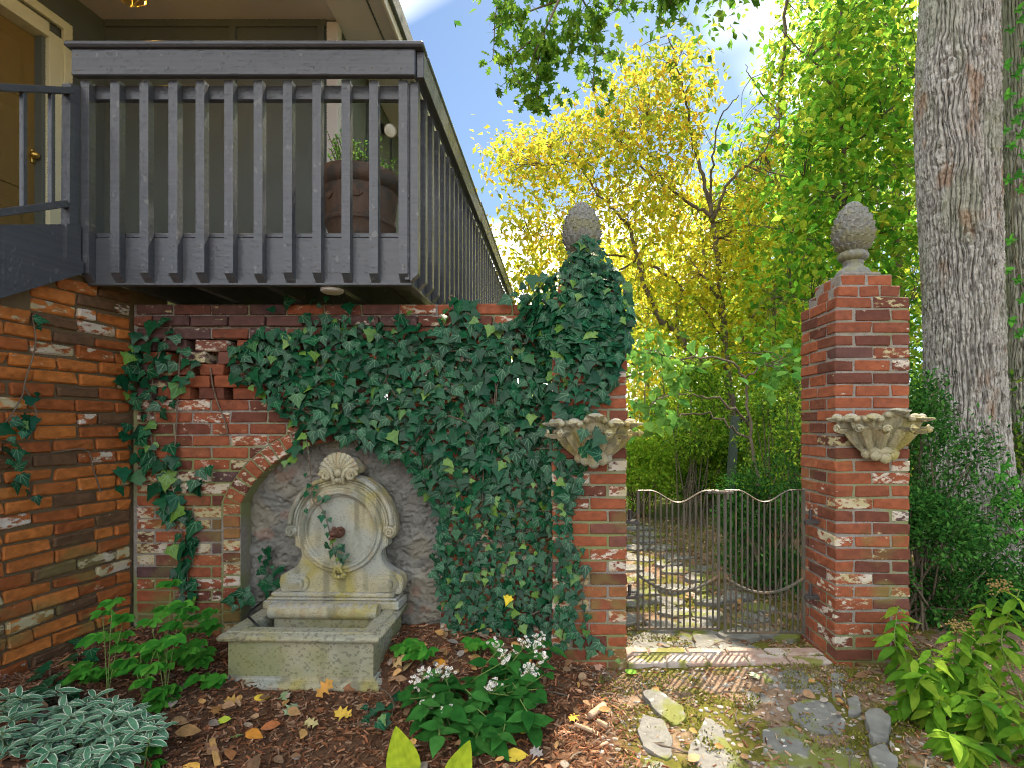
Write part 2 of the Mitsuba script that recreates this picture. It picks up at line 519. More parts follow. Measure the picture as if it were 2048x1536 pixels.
VC = mikit.proc(coded)
MATS = dict(
    brick=bump(brick_bump, two(principled(mikit.proc(brick_col), .78, .3))),
    mortar=two(principled(mikit.proc(mortar_col), .9, .2)),
    plaster=bump(plaster_bump, two(principled(mikit.proc(plaster_col), .9, .2)), eps=.003),
    cast=bump(stone_bump, two(principled(mikit.proc(cast_col), .75, .3))),
    basin=bump(stone_bump, two(principled(mikit.proc(basin_col), .75, .3))),
    finial=bump(stone_bump, two(principled(mikit.proc(finial_col), .8, .3))),
    deck=bump(deck_bump, two(principled(mikit.proc(deck_col), .33, .5))),
    iron=two(principled(mikit.proc(iron_col), .55, .5)),
    hinge_iron=two(principled((.045, .042, .042), .5, .5)),
    pot=bump(stone_bump, two(principled(mikit.proc(pot_col), .6, .4))),
    ground=two(principled(mikit.proc(ground_col), .95, .1)),
    flag=bump(stone_bump, two(principled(mikit.proc(flag_col), .75, .3)), 2.0),
    sill=bump(stone_bump, two(principled(mikit.proc(sill_col), .8, .3)), 2.0),
    bark=bump(bark_bump, two(principled(mikit.proc(bark_col), .9, .2)), eps=.002),
    twig=two(principled(mikit.proc(twig_col), .85, .2)),
    wall=two(principled(mikit.proc(wall_paint), .6, .3)),
    ceiling=two(principled((.38, .37, .36), .7, .3)),
    soffit=two(principled((.42, .41, .385), .7, .3)),
    trim=two(principled((.60, .58, .50), .5, .4)),
    frame=two(principled((.50, .50, .33), .5, .4)),
    door=two(principled((.15, .10, .025), .45, .4)),
    mortar_brown=two(principled((.12, .085, .045), .9, .2)),
    brass=two(principled((.55, .38, .10), .35, .5, metallic=1.0)),
    black=two(principled((.012, .012, .013), .4, .5)),
    steel=two(principled((.30, .30, .29), .35, .5, metallic=.8)),
    chip=two(principled(VC, .85, .2)),
    leaf=dict(type='principledthin', base_color=VC, roughness=.45, spec_trans=0.0, diff_trans=1.25, eta=1.35),
    leaf_thick=dict(type='principledthin', base_color=VC, roughness=.38, spec_trans=0.0, diff_trans=.55, eta=1.45),
    petal=two(principled(VC, .8, .2)),
    ivy=two(principled(mikit.proc(ivy_col), .36, .24)),
    variegated=two(principled(mikit.proc(vgt_col), .5, .4)),
    lens=two(principled((.75, .75, .72), .2, .5)),
    green_paint=two(principled((.035, .055, .04), .6, .4)),
    amber=dict(type='thindielectric', specular_transmittance=rgb(.95, .72, .25), int_ior=1.5),
)
for k_, b_ in MATS.items():
    scene['m_' + k_] = b_
M = {k: 'm_' + k for k in MATS}
# ---------------------------------------------------------------- ground
WY = 3.06                                                  # front plane of the fountain wall
LD = np.array([.1324, 1.0]); LD /= np.linalg.norm(LD)      # direction of the left brick wall
LC = np.array([-2.365, WY])                                # the inner corner


def gz(x, y):
    x, y = np.asarray(x, float), np.asarray(y, float)
    z = .17 * ss(-1.25, -2.3, x) * ss(5, 3.3, y) + .14 * ss(2.5, 3.02, y) * ss(.35, -.35, x) * ss(-1.9, -1.0, x) * ss(4.5, 3.4, y)
    z = z + .05 * (meshkit.fbm(np.stack([x * .9, y * .9, 0 * x], -1), 3, 2) - .5) * ss(.2, .5, np.abs(x - .9) + .3)
    z = z + .03 * np.maximum(y - 7, 0) * ss(60, 20, y)
    return z


def grid_mesh(xs, ys, fn):
    X, Y = np.meshgrid(xs, ys)
    v = np.stack([X, Y, fn(X, Y)], -1).reshape(-1, 3)
    i, j = np.meshgrid(np.arange(len(ys) - 1), np.arange(len(xs) - 1), indexing='ij')
    a = i * len(xs) + j
    q = np.stack([a, a + 1, a + len(xs) + 1, a + len(xs)], -1).reshape(-1, 4)
    return v, np.vstack([q[:, [0, 1, 2]], q[:, [0, 2, 3]]])


def ground_z(X, Y):
    near = ss(9, 6, Y) * ss(4, 3, np.abs(X))
    return gz(X, Y) + near * .022 * (meshkit.fbm(np.stack([X * 14, Y * 14, 0 * X], -1), 4, 7) - .5)


xs_ = np.unique(np.concatenate([np.linspace(-3.2, 3.6, 240), np.array([-200, -120, -60, -30, -15, -8, -5, -4, 4.2, 5, 8, 15, 30, 60, 120, 200])]))
ys_ = np.unique(np.concatenate([np.linspace(1.2, 7.5, 230), np.array([-60, -20, -8, -3, -1, 0, .6, 8, 9, 11, 14, 20, 30, 60, 120, 200])]))
tag(add('ground', grid_mesh(xs_, ys_, ground_z), M['ground'], smooth=True), 'dark soil bed under bark mulch and a mossy path leading through the gate', kind='structure')

# ---------------------------------------------------------------- bricks
def brick(key, center, size, basis=None, pal=0, white=None, tone=None, jit=.0020, c=.0045):
    v, f = cbox(size, c, center, jit, basis)
    w = white if white is not None else (U(0, .35) if R.random() > .25 else U(.5, 1.0))
    t = U(.0, .995) if tone is None else tone
    return add(key, (v, f), M['brick'], smooth=40) if False else _brick(key, v, f, pal, t, w)


def _brick(key, v, f, pal, t, w):
    f_ = f.reshape(-1)
    return add(key, (v, f), M['brick'], False, uv=np.tile([pal + t * .985 + .005, w], (len(v), 1)))


CO = .0677                                                  # one course

# gate pillars: sixteen inches square, every other course turned a quarter
PF, PW = 2.903, .403                                         # front face, width


def pillar(x0, label, part_label=None, base=-.14):
    key = thing('gate_pillar', label, 'brick pillar', 'brick gate pillars')
    cx, cy, h = x0 + PW / 2, PF + PW / 2, PW / 2
    top = 2.0
    n = int(round((top - base) / CO))
    add(key + '__mortar', bx(cx - h + .006, cx + h - .006, cy - h + .006, cy + h - .006, base - .05, top - .004, .002), M['mortar'])
    bl, bd, bh = .196, .097, .0565
    for r in range(n):
        z = top - CO * (r + .5)
        turn = r % 2
        for s in (-1, 1):
            for (u, w) in ((-.1015, s), (.1015, s)):
                c = np.array([u, s * (h - bd / 2)])
                sz = (bl, bd)
                if turn:
                    c, sz = c[::-1], sz[::-1]
                low = ss(1.7, .3, z)
                brick(key + '__brick', (cx + c[0], cy + c[1], z), (sz[0], sz[1], bh), white=U(0, .3) if R.random() > .12 + .32 * low else U(.55, 1.0),
                      tone=U(.1, .86) if R.random() > .1 else U(.87, .95))
            c, sz = np.array([s * (h - bd / 2), 0]), (bd, bl - .012)
            if turn:
                c, sz = c[::-1], sz[::-1]
            brick(key + '__brick', (cx + c[0], cy + c[1], z), (sz[0], sz[1], bh), white=U(0, .4), tone=U(.1, .9))
    # two stepped courses on top
    for k, (q, nb) in enumerate(((.172, 3), (.145, 2))):
        z = top + CO * (k + .5)
        add(key + '__mortar', bx(cx - q + .004, cx + q - .004, cy - q + .004, cy + q - .004, z - CO / 2, z + CO / 2 - .003, .002), M['mortar'])
        for s in (-1, 1):
            L = 2 * q / nb
            for i in range(nb):
                brick(key + '__brick', (cx - q + L * (i + .5), cy + s * (q - bd / 2), z), (L - .011, bd, bh), white=U(0, .35), tone=U(.1, .9))
            for i in range(1):
                brick(key + '__brick', (cx + s * (q - bd / 2), cy, z), (bd, 2 * q - 2 * bd - .02, bh), white=U(0, .35), tone=U(.1, .9))
    return cx, cy, top + 2 * CO


PLX, PRX = .011, 1.534
pl_c = pillar(PLX, 'red brick gate pillar left of the gate, half hidden under ivy')
pr_c = pillar(PRX, 'red brick gate pillar right of the gate, bare with stepped top')

# ---------------------------------------------------------------- the fountain wall
fw = thing('fountain_wall', 'weathered red brick garden wall with an arched niche behind the fountain', 'brick wall')
WT = 1.995                                                   # top
ZB = .0
NX, JX, AR, AZC = -1.19, .566, .626, EYE - (1103 - CY) / 353 # niche centre, half width, arch radius and centre height
SPR = EYE - (1009 - CY) / 353                                # springing
RING = .098
xl, xr, yb = LC[0], PLX, WY + .21


def arch_poly(rad, hw, zs):
    a0 = math.asin(min(1, hw / rad))
    a = np.linspace(-a0, a0, 25)
    return Polygon([(NX - hw, -.3)] + [(NX + rad * math.sin(t), AZC + rad * math.cos(t)) for t in a] + [(NX + hw, -.3)])


HOLE = arch_poly(AR, JX, SPR)
hw2 = JX + RING
KEEP = arch_poly(AR + RING + .008, hw2 + .012, SPR)
# mortar body: below the pierced courses, with the niche left open; the wall's back half closed behind it
PIERCED = [3, 4, 5, 6, 7]                                    # courses from the top with gaps between the bricks
zp0, zp1 = WT - CO * 8, WT - CO * 3
body = extr(sbox(xl, -.3, xr, zp0 - .004).difference(HOLE), .112 - .007)
body = xf(body, np.array([[1, 0, 0], [0, 0, 1], [0, 1, 0.0]]), (0, WY + .007, 0))
add(fw + '__mortar', join([body, bx(xl, xr, WY + .18, yb, -.3, zp0 - .004), bx(xl, xr, WY + .007, yb - .007, zp1 + .006, WT - .004)]), M['mortar'])
# rough plaster at the back of the niche
n1, n2 = 210, 230
gx, gz2 = np.linspace(NX - JX - .02, NX + JX + .02, n1), np.linspace(-.2, AZC + AR + .03, n2)
X_, Z_ = np.meshgrid(gx, gz2)
rel = meshkit.fbm(np.stack([X_ * 7, Z_ * 9, 0 * X_], -1), 5, 3)
rel2 = meshkit.fbm(np.stack([X_ * 3, Z_ * 3, 0 * X_ + 4], -1), 2, 8)
rel3 = meshkit.fbm(np.stack([X_ * 20 + 3 * rel, Z_ * 34, 0 * X_], -1), 4, 13)
Yp = WY + .113 + .045 * (.52 - rel) + .026 * (np.floor(rel * 7) / 7 - rel) + .03 * (rel2 - .5) + .042 * np.abs(rel3 - .5) + .028 * (meshkit.fbm(np.stack([X_ * 42, Z_ * 48, 0 * X_], -1), 3, 23) - .5) - .006
Yp = np.where((X_ < gx[1]) | (X_ > gx[-2]), WY + .115, Yp)
i_, j_ = np.meshgrid(np.arange(n2 - 1), np.arange(n1 - 1), indexing='ij')
a_ = i_ * n1 + j_
q_ = np.stack([a_, a_ + 1, a_ + n1 + 1, a_ + n1], -1).reshape(-1, 4)
add(fw + '__niche_plaster', (np.stack([X_, Yp, Z_], -1).reshape(-1, 3), np.vstack([q_[:, [0, 1, 2]], q_[:, [0, 2, 3]]])), M['plaster'], smooth=True,
    label='rough grey render at the back of the arched niche')


def poly_brick(key, poly, y0, depth, pal=0, white=None, tone=None):
    """A brick whose face is a polygon in x, z: outline slightly worn, its front edge chamfered."""
    pts = np.array(poly.exterior.coords)[:-1]
    if Polygon(pts).exterior.is_ccw:
        pts = pts[::-1]
    c = pts.mean(0)
    n = len(pts)
    d = unit(c - pts)
    p2 = pts + d * .005
    v = np.vstack([np.c_[pts[:, 0], np.full(n, y0 + depth), pts[:, 1]], np.c_[pts[:, 0], np.full(n, y0 + .004), pts[:, 1]],
                   np.c_[p2[:, 0], np.full(n, y0), p2[:, 1]], [[c[0], y0 - .0006, c[1]]]])
    k = np.arange(n); k1 = (k + 1) % n
    f = []
    for a in (0, n):
        f += [np.stack([a + k, a + n + k1, a + k1], 1), np.stack([a + k, a + n + k, a + n + k1], 1)]
    f.append(np.stack([2 * n + k, k * 0 + 3 * n, 2 * n + k1], 1))
    f = np.vstack(f)
    w = white if white is not None else (U(0, .35) if R.random() > .35 else U(.5, 1.0))
    return _brick(key, v, f, pal, U(.0, .98) if tone is None else tone, w)


nrow = int((WT - ZB) / CO) + 1
L_ = .203 + .0105
for r in range(nrow):
    z = WT - CO * (r + .5)
    off = (r % 2) * L_ / 2
    x = xl + .022 - off
    over = {0: -.004, 1: -.022, 2: -.002}.get(r, 0)          # the second course stands proud
    while x < xr:
        a, b = max(x, xl + .022), min(x + L_ - .0105, xr - .004)
        x += L_
        if b - a < .025:
            continue
        if r in PIERCED:                                      # a short brick, then a gap
            m = (a + b) / 2
            hw = .070 if R.random() > .25 else .092
            if m > -.95 and R.random() < .8:
                hw = .103
            if b - a > .12:
                a, b = m - hw, m + hw
            brick(fw + '__brick', ((a + b) / 2, WY + .105, z), (b - a, .205, .0575 + .008), tone=U(.9, .98) if a < -.9 and R.random() < .5 else None, white=U(0, .3) if R.random() > .4 else U(.5, .95))  # left bricks often dark toned too, colour for the shade under the deck
            continue
        dx = sbox(a, z - .0285, b, z + .0285)
        cut = dx.difference(KEEP)
        if cut.is_empty or cut.area < 3e-4:
            continue
        up = ss(.9, 1.5, z)
        wh = U(0, .35) if R.random() > .66 - .25 * up else U(.5, 1.0)
        tone = U(0, .9) if R.random() > .1 else U(.87, .98)
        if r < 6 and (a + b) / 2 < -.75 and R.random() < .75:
            tone, wh = U(.90, .98), min(wh, .45)                # top courses under the deck: dirty, also darkened in colour for its shade
        if cut.area > .985 * dx.area:
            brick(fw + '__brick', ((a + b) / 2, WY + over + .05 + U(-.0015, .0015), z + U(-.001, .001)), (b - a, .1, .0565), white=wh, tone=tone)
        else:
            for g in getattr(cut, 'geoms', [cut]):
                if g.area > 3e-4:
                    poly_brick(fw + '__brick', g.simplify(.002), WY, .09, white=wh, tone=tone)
# jambs: stacked headers, and the ring of the arch
for s in (-1, 1):
    z = SPR - .03
    while z > -.02:
        brick(fw + '__jamb_brick', (NX + s * (JX + RING / 2), WY + .052, z), (RING - .006, .108, .057), white=U(0, .4) if R.random() > .5 else U(.5, 1.0), tone=U(.1, .9))
        z -= CO
a0 = math.asin(JX / AR)
nv = 25
for i in range(nv):
    a, b = -a0 + 2 * a0 * i / nv + .0085, -a0 + 2 * a0 * (i + 1) / nv - .0085
    pts = [(NX + q * math.sin(t), AZC + q * math.cos(t)) for q, t in ((AR, a), (AR + RING, a), (AR + RING, b), (AR, b))]
    poly_brick(fw + '__arch_brick', Polygon(pts), WY - .002, .108, white=U(.1, .75), tone=U(.05, .85))
for s in (-1, 1):                                             # the skewback brick under the ring
    t = s * (a0 + .004)
    p = [(NX + AR * math.sin(t), AZC + AR * math.cos(t)), (NX + (AR + RING) * math.sin(t), AZC + (AR + RING) * math.cos(t)), (NX + s * (JX + RING - .002), SPR + .004), (NX + s * (JX + .002), SPR + .002)]
    poly_brick(fw + '__arch_brick', Polygon(p).convex_hull, WY, .105, white=.1, tone=.55)

# ---------------------------------------------------------------- the left wall, under the steps
lw = thing('stair_wall', 'orange brick wall on the left, carrying the grey steps', 'brick wall')
u3, n3 = np.array([LD[0], LD[1], 0]), np.array([LD[1], -LD[0], 0])
Bs = np.array([u3, n3, [0, 0, 1.0]])


def lw_top(t):                                                # t = metres from the corner towards the camera
    return 2.075 - .55 * max(0, t - .36)


bl0 = []
TL = 2.3
for t0, t1 in ((-.25, .36), (.36, TL)):
    q = np.array([[-t1, -.3], [-t0, -.3], [-t0, lw_top(t0)], [-t1, lw_top(t1)]])
    e = vf(CrossSection([q]).extrude(.2))
    bl0.append(xf(e, np.array([[u3[0], 0, -n3[0]], [u3[1], 0, -n3[1]], [0, 1, 0]]), (LC[0] - .013 * n3[0], LC[1] - .013 * n3[1], 0)))
add(lw + '__mortar', join(bl0), M['mortar_brown'])
nr = 32
for r in range(nr):
    z = -.05 + CO * (r + .5)
    t = (r % 2) * L_ / 2 - L_ + U(-.01, .01)
    while t < TL:
        a, b = max(t, .012), t + L_ - .0105
        t += L_
        if b - a < .03:
            continue
        if R.random() < .06 and b - a > .15:                  # some headers
            b = a + .1; t = b + .0105
        if max(z + .03 - lw_top(a), z + .03 - lw_top(b)) > .012:
            continue
        m = (a + b) / 2
        o = np.array([LC[0], LC[1], z]) - u3 * m - n3 * (.05 - U(0, .005))
        brick(lw + '__brick', o, (b - a, .1, .0555 + U(-.002, .002)), basis=Bs, pal=1, white=U(0, .35) if R.random() > .20 else U(.5, 1.0), jit=.0034, c=.007,
              tone=U(.05, .75) if R.random() > .18 else U(.8, .99))
# ---------------------------------------------------------------- the deck over the wall
dk = thing('wooden_deck', 'dark blue grey painted timber deck with slatted railing above the brick wall', 'deck')


def vert(key, m, mat='deck', **k):
    v, f = vf(m)
    return add(key, (v, f), M[mat], uv=np.tile([1.0, 0.5], (len(v), 1)), **k)


DY, DXL, DXR, DEND = 2.75, -2.391, -.675, 8.15
SIDE = np.array([.0185, 1.0, 0]); SIDE /= np.linalg.norm(SIDE)


def baluster(x, y, ang, c=.003):
    """A two by two whose foot is cut on the slant; its back is against y = 0, its front at -0.04."""
    w = .0225 + U(-.001, .001)
    zt, zf, zb = 3.064, 2.082 + U(-.003, .003), 2.042
    pr = np.array([[-.04, zf], [0, zb], [0, zt], [-.04, zt]])
    m = vf(CrossSection([pr]).extrude(2 * w))
    m = xf(m, np.array([[0, 0, 1], [1, 0, 0], [0, 1, 0.0]]), (-w, 0, 0))
    return xf(m, rotz(ang), (x, y, 0))


for px in (161, 220.5, 279, 337, 391, 448.5, 507, 566, 624.5, 682.5, 738, 797):
    x = (px + 8.8 - CX) * DY / F
    vert(dk + '__baluster', baluster(x, DY + .04, U(-.01, .01)))
n_side = 35
for i in range(n_side):
    q = np.array([DXR, DY + .015, 0]) + SIDE * (.02 + i * .1545)
    vert(dk + '__baluster', baluster(q[0] - .04, q[1], math.pi / 2 + U(-.01, .01)))
vert(dk + '__corner_post', bx(-.745, -.718, 2.765, 2.795, 2.05, 3.06))
add(dk + '__rim_board', bx(DXL - .0, -.716, DY + .041, DY + .079, 2.03, 2.276), M['deck'])
rb = beam(np.array([-.735, DY + .06, 2.153]), np.array([-.735, DY + .06, 2.153]) + SIDE * 5.4, .038, .246)
add(dk + '__rim_board', rb, M['deck'])
add(dk + '__inner_rail', bx(DXL, -.72, DY + .041, DY + .075, 2.99, 3.063), M['deck'])
add(dk + '__inner_rail', beam(np.array([-.735, DY + .09, 3.026]), np.array([-.735, DY + .09, 3.026]) + SIDE * 5.3, .034, .074), M['deck'])
add(dk + '__rail_board', bx(-2.406, -.678, 2.712, 2.749, 3.066, 3.197, .004), M['deck'])
for a, b, dz in ((0, 1.95, 0), (1.95, 5.45, .028)):
    o = np.array([-.657, 2.73, 3.131 + dz])
    add(dk + '__rail_board', beam(o + SIDE * (a + .003), o + SIDE * b, .037, .131), M['deck'])
add(dk + '__rail_cap', bx(-2.43, -.632, 2.69, 2.80, 3.199, 3.229, .009), M['deck'])
for a, b, dz in ((.075, 1.97, 0), (1.965, 5.5, .028)):
    o = np.array([-.690, 2.73, 3.214 + dz])
    add(dk + '__rail_cap', beam(o + SIDE * a, o + SIDE * b, .115, .030, .009), M['deck'])
nl_ = []                                                      # nail heads
for px in (161, 220.5, 279, 337, 391, 448.5, 507, 566, 624.5, 682.5, 738, 797):
    x = (px + 8.8 - CX) * DY / F
    nl_ += [ellipsoid((x + U(-.008, .008), DY - .0005, z + U(-.006, .006)), (.0036, .0016, .0036), 1) for z in (2.115, 2.215)]
    nl_ += [ellipsoid((x + U(-.012, .012), 2.7115, z + U(-.008, .008)), (.0040, .0015, .0040), 1) for z in (3.095, 3.172)]
add(dk + '__nail_heads', join(nl_), M['iron'], smooth=True, kind='stuff')
y = DY + .045
while y < 8.1:
    add(dk + '__floor_board', bx(-2.39 if y < 3.3 else -3.9, -.74, y, y + .136, 2.278, 2.302, .003), M['deck'])
    y += .143
for i in range(5):
    x = -2.3 + i * .38
    add(dk + '__joist', bx(x, x + .04, DY + .085, 8.0, 2.05, 2.274, .003), M['deck'])
add(dk + '__beam', bx(-3.6, -.80, 3.34, 3.44, 2.0, 2.047, .003), M['deck'])
lampd = thing('under_deck_light', 'small round beige light fixture under the deck edge', 'light fixture')
add(lampd, lathe([(0, 0), (.045, 0), (.058, .008), (.060, .02), (.0, .021)], 28), M['soffit'], smooth=40)
scene[lampd]['to_world'] = T().translate([(664 - CX) * 2.87 / F, 2.872, 2.008])

# ---------------------------------------------------------------- steps and hand rail on the left wall
st = thing('entry_steps', 'dark grey wooden stair side with handrail at the upper left', 'stairs')


def LW(px, py, off=0.0):
    """The point of the left wall's plane at this pixel, moved off metres towards the right."""
    q = P(px, py, F / (.3632 * (1243 - px)))
    return q + off * n3


def slab(pts, th):
    """A board with this outline (in a vertical plane along the left wall), th thick towards the left."""
    p = np.array(pts)
    t = (p - p[0]) @ u3
    o = np.c_[t, p[:, 2]]
    if Polygon(o).exterior.is_ccw is False:
        o = o[::-1]
    e = vf(CrossSection([o]).extrude(th))
    return xf(e, np.array([[u3[0], 0, -n3[0]], [u3[1], 0, -n3[1]], [0, 1, 0]]), (p[0][0], p[0][1], 0))


pa = LW(157, 548); pb = LW(0, 595)
far = lambda p, q, k: p + (q - p) * k
lowl = [LW(157, 522, .03), LW(135, 521, .03), far(LW(135, 521, .03), LW(0, 478, .03), 4.5), far(LW(157, 547, .03), LW(0, 594, .03), 4.5), LW(157, 547, .03)]
add(st + '__stringer', slab(lowl, .06), M['deck'])
upl = [LW(132, 448, -.012), far(LW(132, 448, -.012), LW(0, 449, -.012), 4), far(LW(132, 528, -.012), LW(0, 485, -.012), 4), LW(132, 528, -.012)]
add(st + '__riser_board', slab(upl, .04), M['deck'])
add(st + '__end_block', slab([LW(158, 452, .012), LW(130, 448, .012), LW(130, 548, .012), LW(158, 546, .012)], .07), M['deck'])
vert(st + '__post', slab([LW(160, 172, .0), LW(141, 166, .0), LW(139, 450, .0), LW(156, 452, .0)], .05))
add(st + '__hand_rail', beam(LW(147, 181, -.02), far(LW(147, 181, -.02), LW(0, 174, -.02), 4), .045, .03), M['deck'])
add(st + '__lower_rail', beam(LW(138, 407, -.02), far(LW(138, 407, -.02), LW(0, 426, -.02), 4), .04, .032), M['deck'])
for a, b in ((110, 111), (54, 54), (-8, -8)):
    q0, q1 = LW(a, 183 if a > 90 else 180, -.02), LW(b, 410 if a > 90 else 418, -.02)
    q1[:2] = q0[:2]
    vert(st + '__rail_bar', beam(q0, q1, .022, .022, up=(1, 0, 0)))
for k in range(5):                                            # treads behind the stringer
    q = LW(120, 470, -.06) - u3 * (.14 + .27 * k)
    q[2] = 2.14 - .155 * k
    add(st + '__tread', cbox((.27, 1.0, .04), .004, q - n3 * .5, basis=Bs), M['deck'])

# ---------------------------------------------------------------- the house
hs = thing('house', 'grey green board and batten house with a covered porch behind the deck', 'house')
HY, HX = 4.55, -1.80
KP = .2294


def PW_(px, py, off=0.0):
    return P(px, py, F / (KP * (1243 - px))) + off * n3


pc = np.array([(210 - CX) / 237., HY])                        # porch corner
add(hs + '__wall', bx(pc[0] - .3, HX, HY, HY + .15, 2.302, 4.9, .002), M['wall'])
add(hs + '__wall', bx(HX - .15, HX - .002, HY + .15, 12, 2.302, 4.9, .002), M['wall'])
lwall = [np.array([pc[0], pc[1], 2.303]) + u3 * .1, np.array([pc[0], pc[1], 2.303]) - u3 * .30]
d0, d1 = PW_(91, 75), PW_(91, 447)
td0 = (np.array([d0[0], d0[1]]) - pc) @ LD                     # along the wall, negative towards the camera
dtop = d0[2]
add(hs + '__wall', join([cbox((-td0 + .05, .12, 2.6), .002, np.array([pc[0], pc[1], 3.6]) + u3 * (td0 + .0) / 2 - n3 * .062, basis=Bs),
                         cbox((2.6, .12, .7), .002, np.array([pc[0], pc[1], dtop + .352]) + u3 * (td0 - 1.3) - n3 * .062, basis=Bs),
                         cbox((1.7, .12, 2.6), .002, np.array([pc[0], pc[1], 3.6]) + u3 * (td0 - .92 - .85) - n3 * .062, basis=Bs)]), M['wall'])
add(hs + '__porch_ceiling', bx(-5.5, HX, 1.2, HY + .3, 4.715, 4.80, .002), M['ceiling'])
add(hs + '__soffit', bx(HX + .003, -1.335, .6, 12, 4.70, 4.79, .002), M['soffit'])
add(hs + '__soffit_groove', bx(-1.47, -1.455, .6, 12, 4.692, 4.699, .001), M['wall'])
add(hs + '__fascia', bx(-1.333, -1.312, .6, 12, 4.66, 4.86, .002), M['trim'])
add(hs + '__gutter', bx(-1.311, -1.275, .6, 12, 4.74, 4.90, .006), M['wall'])
add(hs + '__roof', bx(-6, -1.31, .6, 12.2, 4.905, 4.97, .004), M['wall'])
add(hs + '__corner_board', bx(HX - .075, HX + .018, HY - .02, HY + .07, 2.303, 4.69, .003), M['soffit'])
add(hs + '__frieze_board', bx(pc[0] + .02, HX - .08, HY - .018, HY - .002, 4.655, 4.713, .002), M['wall'])
for px in (463, 640):
    x = (px - CX) * (HY - .03) / F
    vert(hs + '__batten', bx(x - .028, x + .028, HY - .024, HY - .001, 2.303, 4.654, .003), 'wall')
for y in (5.3, 6.1, 6.9, 7.7):
    vert(hs + '__batten', bx(HX, HX + .022, y, y + .05, 2.303, 4.69, .003), 'wall')
add(hs + '__foundation', bx(-6, -2.0, HY - .02, HY + .18, -.3, 2.04, .002), M['mortar'])
# door in the porch's left wall
o3 = np.array([pc[0], pc[1], 0]) + u3 * td0
zb_ = 2.304
fr = hs + '__door_frame'
add(fr, join([cbox((.10, .13, dtop - zb_ + .05), .003, o3 + u3 * .05 + np.array([0, 0, (dtop + zb_) / 2 + .025]) - n3 * .03, basis=Bs),
              cbox((.95, .13, .11), .003, o3 - u3 * .475 + np.array([0, 0, dtop + .055]) - n3 * .03, basis=Bs)]), M['frame'])
add(hs + '__door_casing', join([cbox((.065, .035, dtop - zb_ + .2), .004, o3 + u3 * .133 + np.array([0, 0, (dtop + zb_) / 2 + .1]) + n3 * .03, basis=Bs),
                                cbox((1.1, .035, .07), .004, o3 - u3 * .39 + np.array([0, 0, dtop + .165]) + n3 * .03, basis=Bs)]), M['frame'])
dr_ = hs + '__door'
add(dr_, cbox((.90, .045, dtop - zb_ - .01), .003, o3 - u3 * .462 + np.array([0, 0, (dtop + zb_) / 2]) - n3 * .09, basis=Bs), M['door'], label='yellow brown panelled front door at the left edge')
for z0, z1 in ((2.42, 2.95), (3.05, 3.62), (3.72, 4.12)):
    for t0 in (-.42, -.86):
        add(dr_ + '__panel', cbox((.30, .012, z1 - z0), .005, o3 + u3 * (t0 + .15) + np.array([0, 0, (z0 + z1) / 2]) - n3 * .064, basis=Bs), M['door'])
add(dr_ + '__latch', cbox((.03, .016, .10), .003, o3 - u3 * .04 + np.array([0, 0, P(84, 314, F / (KP * 1159))[2]]) - n3 * .06, basis=Bs), M['brass'])
kn = ellipsoid(o3 - u3 * .06 + np.array([0, 0, P(84, 314, F / (KP * 1159))[2]]) - n3 * .02, (.028, .028, .028))
add(dr_ + '__knob', kn, M['brass'], smooth=True)

# lantern with a lit bulb
ln = thing('porch_lantern', 'lit amber glass lantern hanging from the porch ceiling', 'lantern')
lc = P(260, -10, 3.55)
hexa = lathe([(.035, -.055), (.092, -.005), (.092, .13), (.05, .17)], 6)
add(ln + '__glass', xf(hexa, None, lc), M['amber'])
add(ln + '__cap', xf(lathe([(.0, .23), (.02, .23), (.055, .172), (.1, .168), (.1, .16), (.0, .16)], 6), None, lc), M['brass'])
fr_ = []
for k in range(6):
    a = k * math.pi / 3
    d = np.array([math.cos(a), math.sin(a), 0])
    fr_ += [beam(lc + d * .092 + [0, 0, -.005], lc + d * .092 + [0, 0, .165], .006, .006, .001, up=(1, 0.2, 0)), beam(lc + d * .036 + [0, 0, -.055], lc + d * .092 + [0, 0, -.005], .006, .006, .001)]
add(ln + '__frame', join(fr_), M['brass'])
add(ln + '__chain', tube([lc + [0, 0, .22], [lc[0], lc[1], 4.72]], .006), M['brass'])
bulb = ellipsoid(lc + [0, 0, .05], (.024, .024, .035), 2)
k_ = add(ln + '__bulb', bulb, M['black'], smooth=True)
scene[k_]['emitter'] = dict(type='area', radiance=rgb(34, 22, 8))

# spotlight on the side wall of the house
sp = thing('spotlight', 'black outdoor spotlight with clear lens on the house side wall', 'spotlight')
sc = P(779, 262, 5.75)
wallp = np.array([HX + .001, sc[1] + .05, sc[2] + .05])
add(sp + '__mount', xf(lathe([(.0, 0), (.05, 0), (.05, .02), (.0, .025)], 20), np.array([[0, 0, 1], [1, 0, 0], [0, 1, 0.0]]), wallp), M['black'], smooth=40)
add(sp + '__arm', tube(spline([wallp, (wallp + sc) / 2 + [0, 0, -.03], sc + [-.06, .05, .0]], 5), .014), M['black'], smooth=40)
ax = unit(np.array([.45, -.8, -.35])); sx = unit(np.cross(ax, [0, 0, 1])); Bh = np.array([sx, np.cross(ax, sx), ax]).T
add(sp + '__lamp_head', xf(lathe([(.0, -.10), (.03, -.095), (.045, -.04), (.062, .03), (.066, .04), (.058, .041)], 24), Bh, sc), M['steel'], smooth=40)
add(sp + '__lens', xf(lathe([(.0, .045), (.03, .042), (.057, .034)], 24), Bh, sc), M['lens'], smooth=True)

